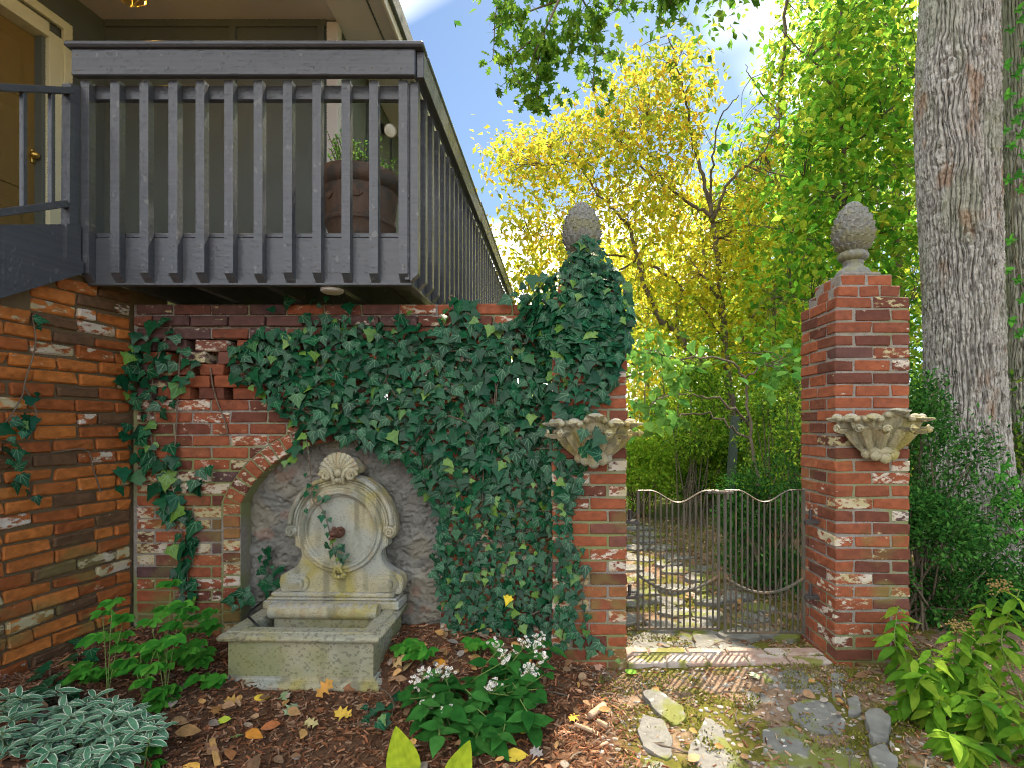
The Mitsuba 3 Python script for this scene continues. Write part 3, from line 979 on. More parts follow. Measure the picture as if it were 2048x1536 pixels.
# terracotta pot with its plant, on the deck
pt = thing('terracotta_pot', 'large dark terracotta pot standing on the deck behind the railing', 'pot')
pcn = P(722, 460, 3.12); pcn[2] = 2.304
prof = [(0, .005), (.155, .0), (.165, .01), (.178, .09), (.186, .13), (.196, .14), (.198, .155), (.190, .168), (.196, .22), (.205, .30), (.208, .33), (.226, .345), (.236, .37), (.236, .40), (.226, .425), (.205, .43), (.19, .41), (.18, .30), (0, .36)]
add(pt + '__body', xf(lathe(prof, 64), None, pcn), M['pot'], smooth=35)
sw = []
for a in (-2.2, -1.35):                                       # leaf sprays moulded on the side
    for k in np.linspace(-.9, .9, 5):
        c = pcn + [.203 * math.cos(a + k * .10), .203 * math.sin(a + k * .10), .245 + .02 * math.cos(k)]
        d = np.array([-math.sin(a) * math.sin(k), math.cos(a) * math.sin(k), math.cos(k)])
        nn = np.array([math.cos(a), math.sin(a), 0])
        sw.append(ellipsoid(c, (.006, .022, .005), 1, np.array([np.cross(d, nn), d, nn]).T))
add(pt + '__leaf_ornament', join(sw), M['pot'], smooth=True)
pp = thing('potted_shrub', 'small fine leaved green shrub growing in the terracotta pot', 'plant')
n = 1500
base = pcn + [0, 0, .38]
tips = base + np.c_[R.normal(0, .11, 60), R.normal(0, .11, 60), U(.10, .26, 60)]
st_ = [tube(np.array([base + (t - base) * [.5, .5, 0], t]), .0025, 4) for t in tips]
add(pp + '__stem', join(st_), M['twig'])
k = R.integers(0, 60, n); t = U(.3, 1.05, n)[:, None]
b0 = base + (tips[k] - base) * [.5, .5, 0]
pos = b0 + (tips[k] - b0) * t
m, c = leaves(OVATE4, pos, unit(randdir(n) + [0, 0, .5]), unit(randdir(n) + [0, -.3, 1.2]), U(.014, .028, n), palette([(.06, .16, .03), (.10, .22, .05), (.16, .28, .06)], n))
add(pp + '__foliage', m, M['leaf'], color=c, kind='stuff')
# ---------------------------------------------------------------- the wall fountain
ft = thing('wall_fountain', 'cream cast stone wall fountain with shell crest, round medallion and square basin', 'fountain')
FA = -.03                                                     # turned a little
FR = rotz(FA)
FO = np.array([-1.235, 2.64, 0])                               # front middle of the basin rim


def fl(m, t=(0, 0, 0)):
    v, f = xf(m, None, t)
    return xf((v, f), FR, FO)


def frame_loft(prof, w, d, y0=0.0, open_back=False):
    """A moulding with profile (out, z) run round a w x d rectangle whose front edge is at y0 (out is measured outwards)."""
    pr = np.asarray(prof, float)
    o = pr[:, 0]
    c = [np.c_[-w / 2 - o, y0 - o, pr[:, 1]], np.c_[w / 2 + o, y0 - o, pr[:, 1]], np.c_[w / 2 + o, y0 + d + o, pr[:, 1]], np.c_[-w / 2 - o, y0 + d + o, pr[:, 1]]]
    n = len(pr)
    f = []
    for s in range(4):
        a, b = s * n, ((s + 1) % 4) * n
        for i in range(n - 1):
            f += [[a + i, b + i, b + i + 1], [a + i, b + i + 1, a + i + 1]]
    return np.vstack(c), np.array(f)


BW, BD = .728, .455
def arc(cx, cz, r, a0, a1, n=6):
    a = np.radians(np.linspace(a0, a1, n))
    return [(cx + r * math.cos(t), cz + r * math.sin(t)) for t in a]


# basin: body, rim with a rounded edge, foot moulding
prof = [(0.0, .055), (0, .232), (.012, .238)] + arc(.018, .258, .019, -80, 80, 8) + [(.018, .280), (.008, .281), (.006, .286), (-.055, .286), (-.066, .281), (-.070, .27), (-.070, .06)]
add(ft + '__basin', fl(join([frame_loft(prof, BW, BD, .03), bx(-BW / 2 + .05, BW / 2 - .05, .08, BD - .03, .04, .075)])), M['basin'], smooth=35)
prof = [(-.02, .066), (.002, .064), (.010, .058), (.012, .050)] + arc(.014, .020, .026, 80, -60, 8) + [(.024, -.06)]
add(ft + '__foot_moulding', fl(frame_loft(prof, BW, BD, .03)), M['cast'], smooth=35)
# riser and bolster at the back of the basin
add(ft + '__riser', fl(bx(-.262, .285, .262, .47, .07, .285, .004)), M['basin'], smooth=False)
bol = xf(lathe([(0, -.294), (.038, -.294), (.0425, -.288), (.0425, .288), (.038, .294), (0, .294)], 28), np.array([[0, 0, 1], [1, 0, 0], [0, 1, 0.0]]), (.01, .272, .304))
add(ft + '__bolster', fl(bol), M['cast'], smooth=40)
add(ft + '__base_moulding', fl(join([bx(-.372, .392, .345, .50, .286, .330, .006), bx(-.355, .375, .357, .50, .330, .345, .006), bx(-.338, .358, .364, .50, .345, .372, .008)])), M['cast'])
# back panel from its half outline, in pixels of the photograph from the middle (676, 849) at 358 pixels a metre
half = [(0, 1189), (-119, 1189), (-124, 1178), (-126, 1166), (-122, 1154), (-112, 1147), (-100, 1141), (-89, 1131), (-82, 1117), (-81, 1107), (-84, 1099), (-94, 1092), (-94, 1077), (-104, 1076), (-110, 1064)]
arch = [(-110, 1046), (-104, 1022), (-93, 1000), (-76, 977), (-54, 961), (-38, 955), (-18, 950), (0, 948)]
S_ = 358.
tz = lambda y: EYE - (y - CY) / S_


def smooth2(p, n=5):
    return spline(np.c_[np.array(p, float), np.zeros(len(p))], n)[:, :2]


hl = np.vstack([np.array(half[:2]), smooth2(half[2:11], 4), np.array(half[11:14]), smooth2(half[14:] + arch, 4)])
full = np.vstack([hl, np.c_[-hl[::-1, 0], hl[::-1, 1]][1:-1]])
outl = Polygon(np.c_[full[:, 0] / S_, tz(full[:, 1])]).buffer(0)
PB = np.array([[1, 0, 0], [0, 0, -1], [0, 1, 0.0]])            # x, z outline -> x, y = -height
PY = .470                                                      # local y of the panel's back


PO = np.array([-1.184 - FO[0], 0, 0])


def panel(poly, h, back):
    """The outline raised by h from local depth back towards the viewer."""
    return fl(xf(extr(poly, h), PB, (0, back, 0)), PO)


add(ft + '__back_panel', join([panel(outl, .075, PY), panel(outl.buffer(-.006), .0815, PY)]), M['cast'])
px_ = np.array([(-108, 1050), (-104, 1024), (-92, 999), (-75, 977), (-54, 962), (-36, 955), (-16, 951)], float)
for inset, r, hh in ((5, .014, .086), (13, .0065, .084), (18.5, .0065, .084)):
    k = (np.array([1, 1]) * (1 - inset / 108.))
    q = np.c_[px_[:, 0] * k[0], (px_[:, 1] - 1050) * k[1] + 1050]
    q = np.vstack([q, np.c_[-q[::-1, 0], q[::-1, 1]]])
    q = spline(np.c_[q[:, 0] / S_, np.full(len(q), PY - hh), tz(q[:, 1])], 5)
    add(ft + '__arch_moulding', fl(tube(q, r, 8), PO), M['cast'], smooth=True)
# medallion: raised ring, bead, sunken disc
ring = [(0, .004), (.170, .004), (.190, .004), (.194, .012), (.200, .010), (.206, .016), (.214, .014), (.222, .005), (.236, .012), (.238, .008), (.240, .0)]
mz = tz(1060)
def medal(m):
    v, f = xf(m, np.array([[1, 0, 0], [0, 0, -1], [0, 1, 0.0]]), (0, PY - .080, mz))
    return fl((v, f), PO)


rp = [(0, .003), (.183, .003), (.186, .012), (.190, .018), (.195, .019), (.197, .026), (.203, .034), (.209, .037), (.214, .034), (.218, .025), (.222, .024), (.225, .027), (.234, .026), (.239, .018), (.240, .0)]
rp = [(a, b) for a, b in rp]
add(ft + '__medallion', medal(lathe([(r, z) for r, z in rp], 96)), M['cast'], smooth=35)
# volutes
for s in (-1, 1):
    a = np.linspace(0, 4.2 * math.pi, 60)
    r = .030 * (1 - a / (4.4 * math.pi))
    q = np.c_[s * (-.278 + r * np.cos(a)), np.full(60, PY - .094 - .004 * a / 13), tz(1064) + r * np.sin(a)]
    add(ft + '__volute', fl(join([tube(q, .0085 * (1 - .5 * a / a[-1]), 7), xf(lathe([(0, .02), (.028, .018), (.036, .008), (.036, 0)], 24), PB, (-s * .278, PY - .074, tz(1064)))]), PO), M['cast'], smooth=40)
    c = np.array([s * 90 / S_, 0, tz(1166)])
    cap = []
    for L, r, h in ((.040, .046, .014), (.034, .024, .031), (.022, .0115, .040)):
        o = LineString([(c[0] - L / 1.4, c[2]), (c[0] + L / 1.4, c[2])]).buffer(r, 8)
        cap += [xf(extr(o, h + .079), PB, (0, PY, 0)), xf(extr(o.buffer(-.003), h + .0815), PB, (0, PY, 0))]
    add(ft + '__cartouche', fl(join(cap), PO), M['cast'])
# shell crest
sh = []
zc = tz(947)
poly = Polygon([(.105 * math.cos(t) * (1 + .06 * abs(math.sin(5 * t))), .095 * math.sin(t) * (1 + .05 * abs(math.sin(5 * t)))) for t in np.linspace(0, math.pi, 60)])
sh.append(xf(extr(poly, .085), PB, (0, PY, zc)))
for k in range(11):
    t = math.radians(12 + 156 * k / 10)
    d = np.array([math.cos(t), 0, math.sin(t)])
    q = np.array([[d[0] * s_, PY - .088 - .030 * math.sin(math.pi * s_ / .118), zc + .006 + d[2] * s_] for s_ in np.linspace(.018, .105, 8)])
    sh.append(tube(q, np.linspace(.006, .0165, 8), 8))
for s in (-1, 1):
    a = np.linspace(0, 3.6 * math.pi, 40)
    r = .030 * (1 - a / (4 * math.pi))
    q = np.c_[s * (.072 + r * np.cos(a)), np.full(40, PY - .118), zc - .008 + r * np.sin(a)]
    sh.append(tube(q, .013 * (1 - .55 * a / a[-1]), 8))
    sh.append(tube(spline([(s * .085, PY - .108, zc + .02), (s * .045, PY - .125, zc + .022), (s * .028, PY - .125, zc - .02), (s * .026, PY - .11, zc - .052)], 6), np.linspace(.012, .010, 19), 8))
sh.append(ellipsoid((0, PY - .118, zc + .004), (.022, .022, .024), 3))
sh.append(ellipsoid((0, PY - .098, zc - .036), (.032, .03, .02), 2))
add(ft + '__shell_crest', fl(join(sh), PO), M['cast'], smooth=50)
# scroll under the medallion
sb = []
for s in (-1, 1):
    a = np.linspace(0, 3 * math.pi, 30)
    r = .014 * (1 - a / (3.6 * math.pi))
    sb.append(tube(np.c_[s * (.026 + r * np.cos(a)), np.full(30, PY - .112), tz(1150) + r * np.sin(a)], .0065, 7))
    sb.append(tube(spline([(s * .022, PY - .108, tz(1122)), (s * .013, PY - .125, tz(1134)), (s * .034, PY - .112, tz(1149))], 6), .009, 7))
sb += [ellipsoid((0, PY - .105, tz(1133)), (.016, .022, .036)), ellipsoid((0, PY - .11, tz(1152)), (.014, .014, .012))]
add(ft + '__scroll_bracket', fl(join(sb), PO), M['cast'], smooth=True)
# rusty animal mask spout
hd = [ellipsoid((0, PY - .105, tz(1064)), (.030, .042, .030), 3), ellipsoid((-.006, PY - .155, tz(1062)), (.024, .032, .019), 3), ellipsoid((-.012, PY - .165, tz(1071)), (.017, .026, .010), 2)]
for s in (-1, 1):
    hd += [ellipsoid((s * .020, PY - .13, tz(1054)), (.010, .012, .011), 2), ellipsoid((s * .011 - .008, PY - .178, tz(1058)), (.006, .006, .005), 2)]
v_, f_ = join(hd)
v_ = v_ + .006 * (meshkit.fbm(v_ * 60, 3, 5)[:, None] - .5)
MATS2 = two(principled((.10, .045, .028), .7, .4))
scene['m_rust'] = MATS2
add(ft + '__spout', fl((v_, f_), PO), 'm_rust', smooth=True, label='rusty brown animal mask spout in the middle of the medallion')

cb = thing('black_hose', 'thin black hose looping over the left rim of the fountain basin', 'hose')
q = [FO + FR @ np.array(p) for p in ((-.30, .52, .40), (-.37, .45, .33), (-.40, .33, .305), (-.375, .22, .298), (-.30, .14, .292), (-.235, .13, .24), (-.20, .16, .14))]
add(cb, tube(spline(q, 8), .0055, 8), M['black'], smooth=True)

# ---------------------------------------------------------------- pine cone finials
def finial(c, turn, label, hh=1.0):
    key = thing('pinecone_finial', label, 'finial', 'pine cone finials on the gate pillars')
    n, m = 150, 130
    H, Rm = .300 * hh, .108
    t = np.linspace(0, 1, m)
    r = Rm * np.where(t < .36, np.sqrt(np.maximum(0, 1 - ((.36 - t) / .40) ** 2)), np.maximum(0, 1 - np.abs((t - .36) / .64) ** 2.0) ** .72)
    r[-1] = 0
    th = np.arange(n) * 2 * np.pi / n
    TT, TH = np.meshgrid(t, th, indexing='ij')
    rows, cols = 7.2, 16
    rr = TT * rows
    i = np.floor(rr)
    u = TH / (2 * np.pi) * cols + .5 * (i % 2)
    u = u - np.floor(u) - .5
    v = rr - i
    edge = .5 - .14 * np.maximum(0, (v - .72) / .28) * 2
    pad = ss(0, .16, edge - np.abs(u)) * ss(1.0, .90, v) * (.35 + .65 * ss(0, .75, v)) * ss(-.02, .1, v)
    lip = np.exp(-((v - .86) / .09) ** 2) * ss(.44, .2, np.abs(u)) * .9
    h = (.011 * pad + .009 * lip - .006) * ss(1.0, .90, TT) * ss(-.02, .05, TT)
    h = h + .0015 * (meshkit.fbm(np.stack([np.cos(TH) * 4, np.sin(TH) * 4, TT * 8], -1), 3) - .5)
    rad = r[:, None] + h
    vv = np.stack([rad * np.cos(TH + turn), rad * np.sin(TH + turn), TT * H], -1).reshape(-1, 3)
    a, b = np.meshgrid(np.arange(m - 1), np.arange(n), indexing='ij')
    q = np.stack([a * n + b, a * n + (b + 1) % n, (a + 1) * n + (b + 1) % n, (a + 1) * n + b], -1).reshape(-1, 4)
    z0 = c[2] + .132
    add(key + '__cone', ((vv + [c[0], c[1], z0]), q), M['finial'], smooth=True)
    flute = lambda amp: (lambda th, i: amp * np.cos(th * 14))
    add(key + '__collar', xf(lathe([(.03, .085), (.058, .088), (.074, .100), (.080, .115), (.076, .130), (.062, .142), (.03, .147)], 84, flute(.0022)), None, c), M['finial'], smooth=True)
    add(key + '__foot', xf(lathe([(.092, 0.0), (.092, .012), (.088, .020), (.080, .034), (.062, .044), (.052, .056), (.050, .070), (.055, .082), (.05, .092), (.02, .094)], 84, flute(.0014)), None, c), M['finial'], smooth=True)
    add(key + '__slab', bx(c[0] - .1, c[0] + .1, c[1] - .1, c[1] + .1, c[2] - .016, c[2] + .001, .004), M['mortar'])


finial(np.array([pl_c[0] - .03, pl_c[1], pl_c[2] + .018]), .2, 'grey stone pine cone finial rising out of ivy on the left pillar', 1.02)
finial(np.array([pr_c[0] - .005, pr_c[1] - .02, pr_c[2] + .018]), .5, 'grey stone pine cone finial with visible foot on the bare right pillar')


# ---------------------------------------------------------------- acanthus planters hung on the pillars
def acanthus(a, s0, s1, wid, H, curl, lift=0.0, lobes=3.0, rx=.205, ry=.165, ns=34, nw=17):
    """One carved leaf on the bowl at the angle a, from the height share s0 up to s1, its tip rolled outwards; closed, with thickness."""
    s = np.linspace(0, 1, ns)[:, None]
    w = np.linspace(-1, 1, nw)[None]
    t = s0 + (s1 - s0) * np.minimum(s / .84, 1)
    R_ = (.30 + .70 * t ** .85) + lift + .05 * np.sin(np.pi * np.clip(s, 0, 1))
    roll = np.clip((s - .84) / .16, 0, 1) * 2.6
    rout = curl * np.sin(roll) * 1.0 + curl * .5 * (1 - np.cos(roll))
    zup = curl * (np.sin(roll * .62) * .9 - .55 * (1 - np.cos(roll)))
    half = wid * (.30 + .70 * np.sin(np.pi * np.clip(s * .93 + .02, 0, 1)) ** .55) * (1 + .16 * np.abs(np.sin(lobes * np.pi * s)))
    half = half * np.where(s > .9, 1 - .5 * ((s - .9) / .1) ** 2, 1)
    ang = a + w * half
    rib = .05 * np.exp(-(w / .15) ** 2) + .045 * np.abs(np.cos(w * 2.5 * np.pi)) * (1 - w ** 2) + .17 * (1 - np.abs(w) ** 2.4) * (.4 + .6 * np.clip(s * 1.6, 0, 1))
    out = R_ - .13 + rib
    X, Y = rx * out * np.cos(ang), ry * out * np.sin(ang)
    dx, dy = np.cos(a), np.sin(a)
    X = X + rout * dx; Y = Y + rout * dy
    Z = H * t + zup + .03 + 0 * w
    front = np.stack([X, Y, Z], -1)
    back = front - np.stack([.034 * np.cos(ang), .034 * np.sin(ang), .010 + 0 * ang], -1) * np.ones_like(front)
    n = ns * nw
    v = np.vstack([front.reshape(-1, 3), back.reshape(-1, 3)])
    i, j = np.meshgrid(np.arange(ns - 1), np.arange(nw - 1), indexing='ij')
    k = i * nw + j
    q = np.stack([k, k + 1, k + nw + 1, k + nw], -1).reshape(-1, 4)
    f = [np.vstack([q[:, [0, 1, 2]], q[:, [0, 2, 3]]]), np.vstack([q[:, [0, 2, 1]], q[:, [0, 3, 2]]]) + n]
    edge = np.r_[np.arange(nw), np.arange(1, ns) * nw + nw - 1, (ns - 1) * nw + np.arange(nw - 2, -1, -1), np.arange(ns - 2, 0, -1) * nw]
    e2 = np.roll(edge, -1)
    f += [np.stack([edge, e2 + n, e2], 1), np.stack([edge, edge + n, e2 + n], 1)]
    return v, np.vstack(f)


def planter(c, turn, label):
    key = thing('wall_planter', label, 'wall planter', 'acanthus wall planters on the pillars')
    H = .205
    n, m = 60, 26
    t = np.linspace(0, 1, m)
    TT, TH = np.meshgrid(t, np.linspace(-math.pi, 0, n), indexing='ij')
    rad = .20 + .62 * TT ** .85
    v = np.stack([.232 * rad * np.cos(TH), .185 * rad * np.sin(TH), H * TT + .028], -1)
    k = np.linspace(.96, .3, 12)[:, None]
    inner = np.stack([v[-1, :, 0][None] * k, v[-1, :, 1][None] * k, v[-1, :, 2][None] - .05 * (1 - k)], -1)
    V = np.concatenate([v, inner], 0)
    a, b = np.meshgrid(np.arange(len(V) - 1), np.arange(n - 1), indexing='ij')
    q = np.stack([a * n + b, a * n + b + 1, (a + 1) * n + b + 1, (a + 1) * n + b], -1).reshape(-1, 4)
    place = lambda g: xf(g, rotz(turn), c)
    add(key + '__bowl', place((V.reshape(-1, 3), q)), M['cast'], smooth=True)
    for k in range(7):                                        # the tall leaves that make the rim; the middle one stands up
        a = -math.pi + math.pi * (k + .0) / 6
        mid = k == 3
        add(key + '__rim_leaf', place(acanthus(a, .18, 1.06 if mid else .90, .30 if mid else .27, H, .046 if mid else .032)), M['cast'], smooth=45)
    for k in range(6):                                        # the shorter leaves between, lower down and further out
        a = -math.pi + math.pi * (k + .5) / 6
        add(key + '__lower_leaf', place(acanthus(a, .05, .60 + .06 * (k % 2), .22, H, .040, .10, 2.0)), M['cast'], smooth=45)
    for k in range(7):                                        # the thick rolled tips
        a = -math.pi + math.pi * k / 6
        up = 1.35 if k == 3 else 1.0
        dd = np.array([math.cos(a), math.sin(a), 0]); tg = np.array([-dd[1], dd[0], 0])
        B = np.array([tg, dd, [0, 0, 1]]).T
        o = np.array([.212 * math.cos(a), .172 * math.sin(a), H * (1.10 if k == 3 else 1.0) + .020])
        add(key + '__rolled_tip', place(join([ellipsoid(o, (.036 * up, .022, .019 * up), 3, B)] + [ellipsoid(o + tg * e * .030 * up - [0, 0, .010], (.019, .018, .017), 2, B) for e in (-1, 1)])), M['cast'], smooth=True)
    sc_ = []
    for k in range(6):
        a = -math.pi + math.pi * (k + .5) / 6
        d = np.array([.236 * math.cos(a), .188 * math.sin(a)]) * 1.02
        dd = np.array([math.cos(a), math.sin(a), 0]); tg = np.array([-dd[1], dd[0], 0])
        g = np.linspace(0, 3.2 * math.pi, 26); r = .020 * (1 - g / (3.8 * math.pi))
        sc_.append(tube(np.r_[d, H * .80][None] + np.outer(r * np.cos(g), tg) + np.outer(r * np.sin(g), [0, 0, 1.0]) + dd * .010, .0065, 6))
    add(key + '__scrolls', place(join(sc_)), M['cast'], smooth=True, kind='stuff')
    tip = [ellipsoid((.074 * math.cos(a), -.010 + .066 * math.sin(a), .012 + .024 * abs(math.cos(a))), (.030, .024, .030), 2) for a in (-math.pi + math.pi * (k + .5) / 5 for k in range(5))]
    add(key + '__scalloped_tip', place(join(tip + [ellipsoid((0, -.02, .05), (.085, .075, .04), 3)])), M['cast'], smooth=True)
    add(key + '__back', place(bx(-.21, .21, -.012, .004, H * .80, H + .020, .004)), M['cast'])


planter(np.array([(1186 - CX) * 2.88 / F, PF - .006, EYE - (931 - CY) / 385.]), 0, 'mossy cream acanthus planter with ivy on it, hung on the left pillar')
planter(np.array([(1757 - CX) * 2.88 / F, PF - .006, EYE - (921 - CY) / 385.]), 0, 'mossy cream acanthus planter without ivy, hung on the right pillar')
# ---------------------------------------------------------------- the iron gate, two leaves
GY = 3.103
GS = F / GY


def gate_leaf(x0, x1, zt, zb, hinge, label, dip=(.10, .84)):
    key = thing('gate_leaf', label, 'iron gate', 'iron gate leaves between the pillars')
    w = x1 - x0
    def topz(x):
        u = (x - x0) / w
        return zt - .068 * (math.cos(math.pi * min(1, max(-1, (u - .5) / .36))) + 1) / 2 if abs(u - .5) < .36 else zt
    xs = np.linspace(x0, x1, 41)
    r = .0095
    q = np.array([[x, GY, topz(x)] for x in xs])
    v, f = tube(q, 1.0, 4)                                   # a flat bar bent to the curve
    c = np.repeat(q, 4, axis=0)
    d = v[:len(c)] - c
    v[:len(c)] = c + np.c_[d[:, 0] * .004, np.sign(np.round(d[:, 1], 3)) * .011, np.where(np.abs(d[:, 1]) > .5, d[:, 2] * .004, d[:, 2] * .005)]
    add(key + '__top_rail', (v, f), M['iron'])
    for x in (x0, x1):
        add(key + '__stile', bx(x - .008, x + .008, GY - .008, GY + .008, zb, topz(x) + .002, .0015), M['iron'])
    add(key + '__bottom_rail', bx(x0 + .009, x1 - .009, GY - .008, GY + .008, zb, zb + .014, .0015), M['iron'])
    n = 13
    for i in range(n):
        x = x0 + w * (i + 1) / (n + 1) + U(-.0015, .0015)
        tilt = U(-.003, .003)
        add(key + '__bar', tube([[x + tilt, GY, zb + .012], [x, GY, topz(x) - .003]], .0058, 8), M['iron'], smooth=50)
    xs = np.linspace(x0 + .006, x1 - .006, 25)
    q = np.array([[x, GY - .012, zb + (zt - zb) * .395 - .088 * (1 - ((x - (x0 + x1) / 2) / (w / 2)) ** 2)] for x in xs])
    add(key + '__arc_bar', tube(q, .0085, 6), M['iron'], smooth=50)
    for z in (.755, .327):                                   # strap and pin at the pillar
        xe = x0 if hinge < 0 else x1
        xp = (PLX + PW - .003) if hinge < 0 else (PRX + .003)
        add(key + '__hinge', join([bx(min(xe, xp), max(xe, xp), GY - .008, GY + .008, z - .010, z + .010, .002), tube([[(xe + xp) / 2, GY, z - .012], [(xe + xp) / 2, GY, z + .065]], .010, 8),
                                   bx(min(xe, xp) - .0, max(xe, xp) + .0, GY - .030, GY - .010, z - .014, z + .006, .002)]), M['hinge_iron'])
    return key


gx_ = lambda px: (px - CX) / GS
g1 = gate_leaf(gx_(1276), gx_(1437), EYE - (981 - CY) / GS, EYE - (1259 - CY) / GS, -1, 'left leaf of the brown iron bar gate, carrying the latch plate')
add(g1 + '__latch', join([bx(gx_(1414), gx_(1466), GY - .018, GY + .018, .913, .930, .003), bx(gx_(1421), gx_(1428), GY - .03, GY - .018, .918, .936, .002), bx(gx_(1450), gx_(1455), GY - .026, GY - .019, .88, .926, .002)]), M['iron'])
gate_leaf(gx_(1450), gx_(1607), EYE - (980 - CY) / GS, EYE - (1267 - CY) / GS, 1, 'right leaf of the brown iron bar gate, hung on the bare pillar')

# threshold of two rows of flat bricks
th_ = thing('threshold', 'pale mossy brick threshold laid flat between the gate pillars', 'threshold')
x0, x1 = PLX + PW + .004, PRX - .004
add(th_ + '__mortar', bx(x0 - .05, x1 + .05, 2.93, 3.115, -.12, .012, .004), M['mortar'])
for row, (y0, y1, n) in enumerate(((2.915, 3.012, 5), (3.022, 3.115, 5))):
    L = (x1 - x0) / n
    for i in range(n):
        o = -.35 * L if row else 0
        a, b = x0 + i * L + o, x0 + (i + 1) * L + o - .009
        if i == n - 1:
            b = x1
        a = max(a, x0)
        add(th_ + '__brick', cbox((b - a, y1 - y0, .10), .007, ((a + b) / 2, (y0 + y1) / 2, -.026 + U(-.002, .004)), .002), M['sill'])

# ---------------------------------------------------------------- flagstones
def flag(key, pts, z0, h, seed, tilt=(0, 0)):
    """A stone with this plan outline: worn edge, uneven top."""
    pg = Polygon(pts).buffer(-.012).buffer(.012, 3).simplify(.004)
    o = np.array(pg.exterior.coords)[:-1]
    if not pg.exterior.is_ccw:
        o = o[::-1]
    L = np.r_[0, np.cumsum(np.linalg.norm(np.diff(np.vstack([o, o[:1]]), axis=0), axis=1))]
    k = np.linspace(0, L[-1], 33)[:-1]
    oo = np.vstack([o, o[:1]])
    o = np.c_[np.interp(k, L, oo[:, 0]), np.interp(k, L, oo[:, 1])]
    o = o + .022 * (np.stack([meshkit.noise(np.c_[o * 26, 0 * o[:, :1] + seed + j]) for j in (0, 9)], 1) - .5)
    c = o.mean(0)
    n = len(o)
    rings, zs = [], []
    for s, z in ((1.02, -.05), (1.0, h * .6), (.978, h * .96), (.93, h), (.6, h), (.3, h)):
        p = c + (o - c) * s
        rings.append(p)
        zs.append(np.full(n, z))
    p = np.vstack(rings + [c[None]])
    z = np.r_[np.concatenate(zs), h]
    top = np.r_[np.repeat([0, .6, .9, 1, 1, 1], n), 1]
    z = z + top * (.018 * (meshkit.fbm(np.c_[p * 9, 0 * p[:, :1] + seed], 4, 3) - .5) + (p - c) @ np.array(tilt))
    f = []
    kk = np.arange(n); k1 = (kk + 1) % n
    for i in range(5):
        a, b = i * n, (i + 1) * n
        f += [np.stack([a + kk, a + k1, b + k1], 1), np.stack([a + kk, b + k1, b + kk], 1)]
    f.append(np.stack([5 * n + kk, 5 * n + k1, kk * 0 + 6 * n], 1))
    return add(key, (np.c_[p, z + z0], np.vstack(f)), M['flag'], smooth=40)


def on_ground(px, py, z=0.015):
    Y = (EYE - z) * F / (py - CY)
    return np.array([(px - CX) * Y / F, Y])


stones = [  # outlines in the photograph, height, tilt
    ([(1530, 1350), (1562, 1341), (1600, 1342), (1646, 1372), (1640, 1380), (1588, 1381), (1545, 1373)], .022, (0, 0)),
    ([(1495, 1380), (1535, 1385), (1564, 1402), (1560, 1418), (1532, 1425), (1497, 1408)], .02, (0, .02)),
    ([(1663, 1347), (1690, 1349), (1680, 1402), (1666, 1400)], .03, (0, 0)),
    ([(1580, 1412), (1615, 1402), (1656, 1406), (1686, 1440), (1676, 1462), (1630, 1458), (1590, 1436)], .035, (0, .05)),
    ([(1280, 1390), (1310, 1385), (1368, 1418), (1373, 1440), (1350, 1455), (1320, 1436)], .060, (-.05, .1)),
    ([(1273, 1460), (1284, 1432), (1328, 1442), (1346, 1480), (1345, 1515), (1338, 1524), (1284, 1494)], .045, (.1, .06)),
    ([(1379, 1508), (1416, 1440), (1444, 1460), (1455, 1490), (1503, 1540), (1424, 1545)], .035, (0, .05)),
    ([(1530, 1460), (1580, 1453), (1632, 1484), (1636, 1540), (1533, 1532)], .03, (0, .03)),
    ([(1404, 1424), (1444, 1452), (1458, 1472), (1427, 1452)], .04, (0, 0)),
    ([(1294, 1517), (1328, 1521), (1343, 1545), (1290, 1545)], .03, (0, 0)),
    ([(1732, 1438), (1761, 1426), (1782, 1450), (1778, 1488), (1741, 1488)], .085, (0, 0)),
    ([(1694, 1398), (1718, 1395), (1722, 1430), (1700, 1435)], .05, (0, 0)),
    ([(1736, 1500), (1770, 1492), (1802, 1536), (1780, 1560), (1748, 1545)], .06, (.1, 0)),
    ([(1280, 1360), (1300, 1352), (1320, 1362), (1310, 1372), (1285, 1372)], .02, (0, 0)),
    ([(1388, 1262), (1430, 1262), (1520, 1297), (1470, 1300), (1398, 1296)], .03, (0, 0)),
    ([(1256, 1262), (1375, 1265), (1395, 1296), (1262, 1298)], .022, (0, 0)),
    ([(1380, 1341), (1440, 1345), (1470, 1362), (1430, 1372), (1385, 1362)], .012, (0, 0)),
    ([(1640, 1500), (1700, 1492), (1720, 1530), (1690, 1560), (1645, 1550)], .03, (0, 0)),
]
tag('path', None, None, None, 'structure')
labels['path']['label'] = 'mossy path of irregular grey flagstones through the gate'
for i, (pp_, h, t) in enumerate(stones):
    o = np.array([on_ground(*q) for q in pp_])
    o = o.mean(0) + (o - o.mean(0)) * (1.13 if h < .045 else .98)
    flag('path__flagstone', o, float(gz(*o.mean(0))) - .010, h * .58, i * 3.1, (t[0] * .6, t[1] * .6))
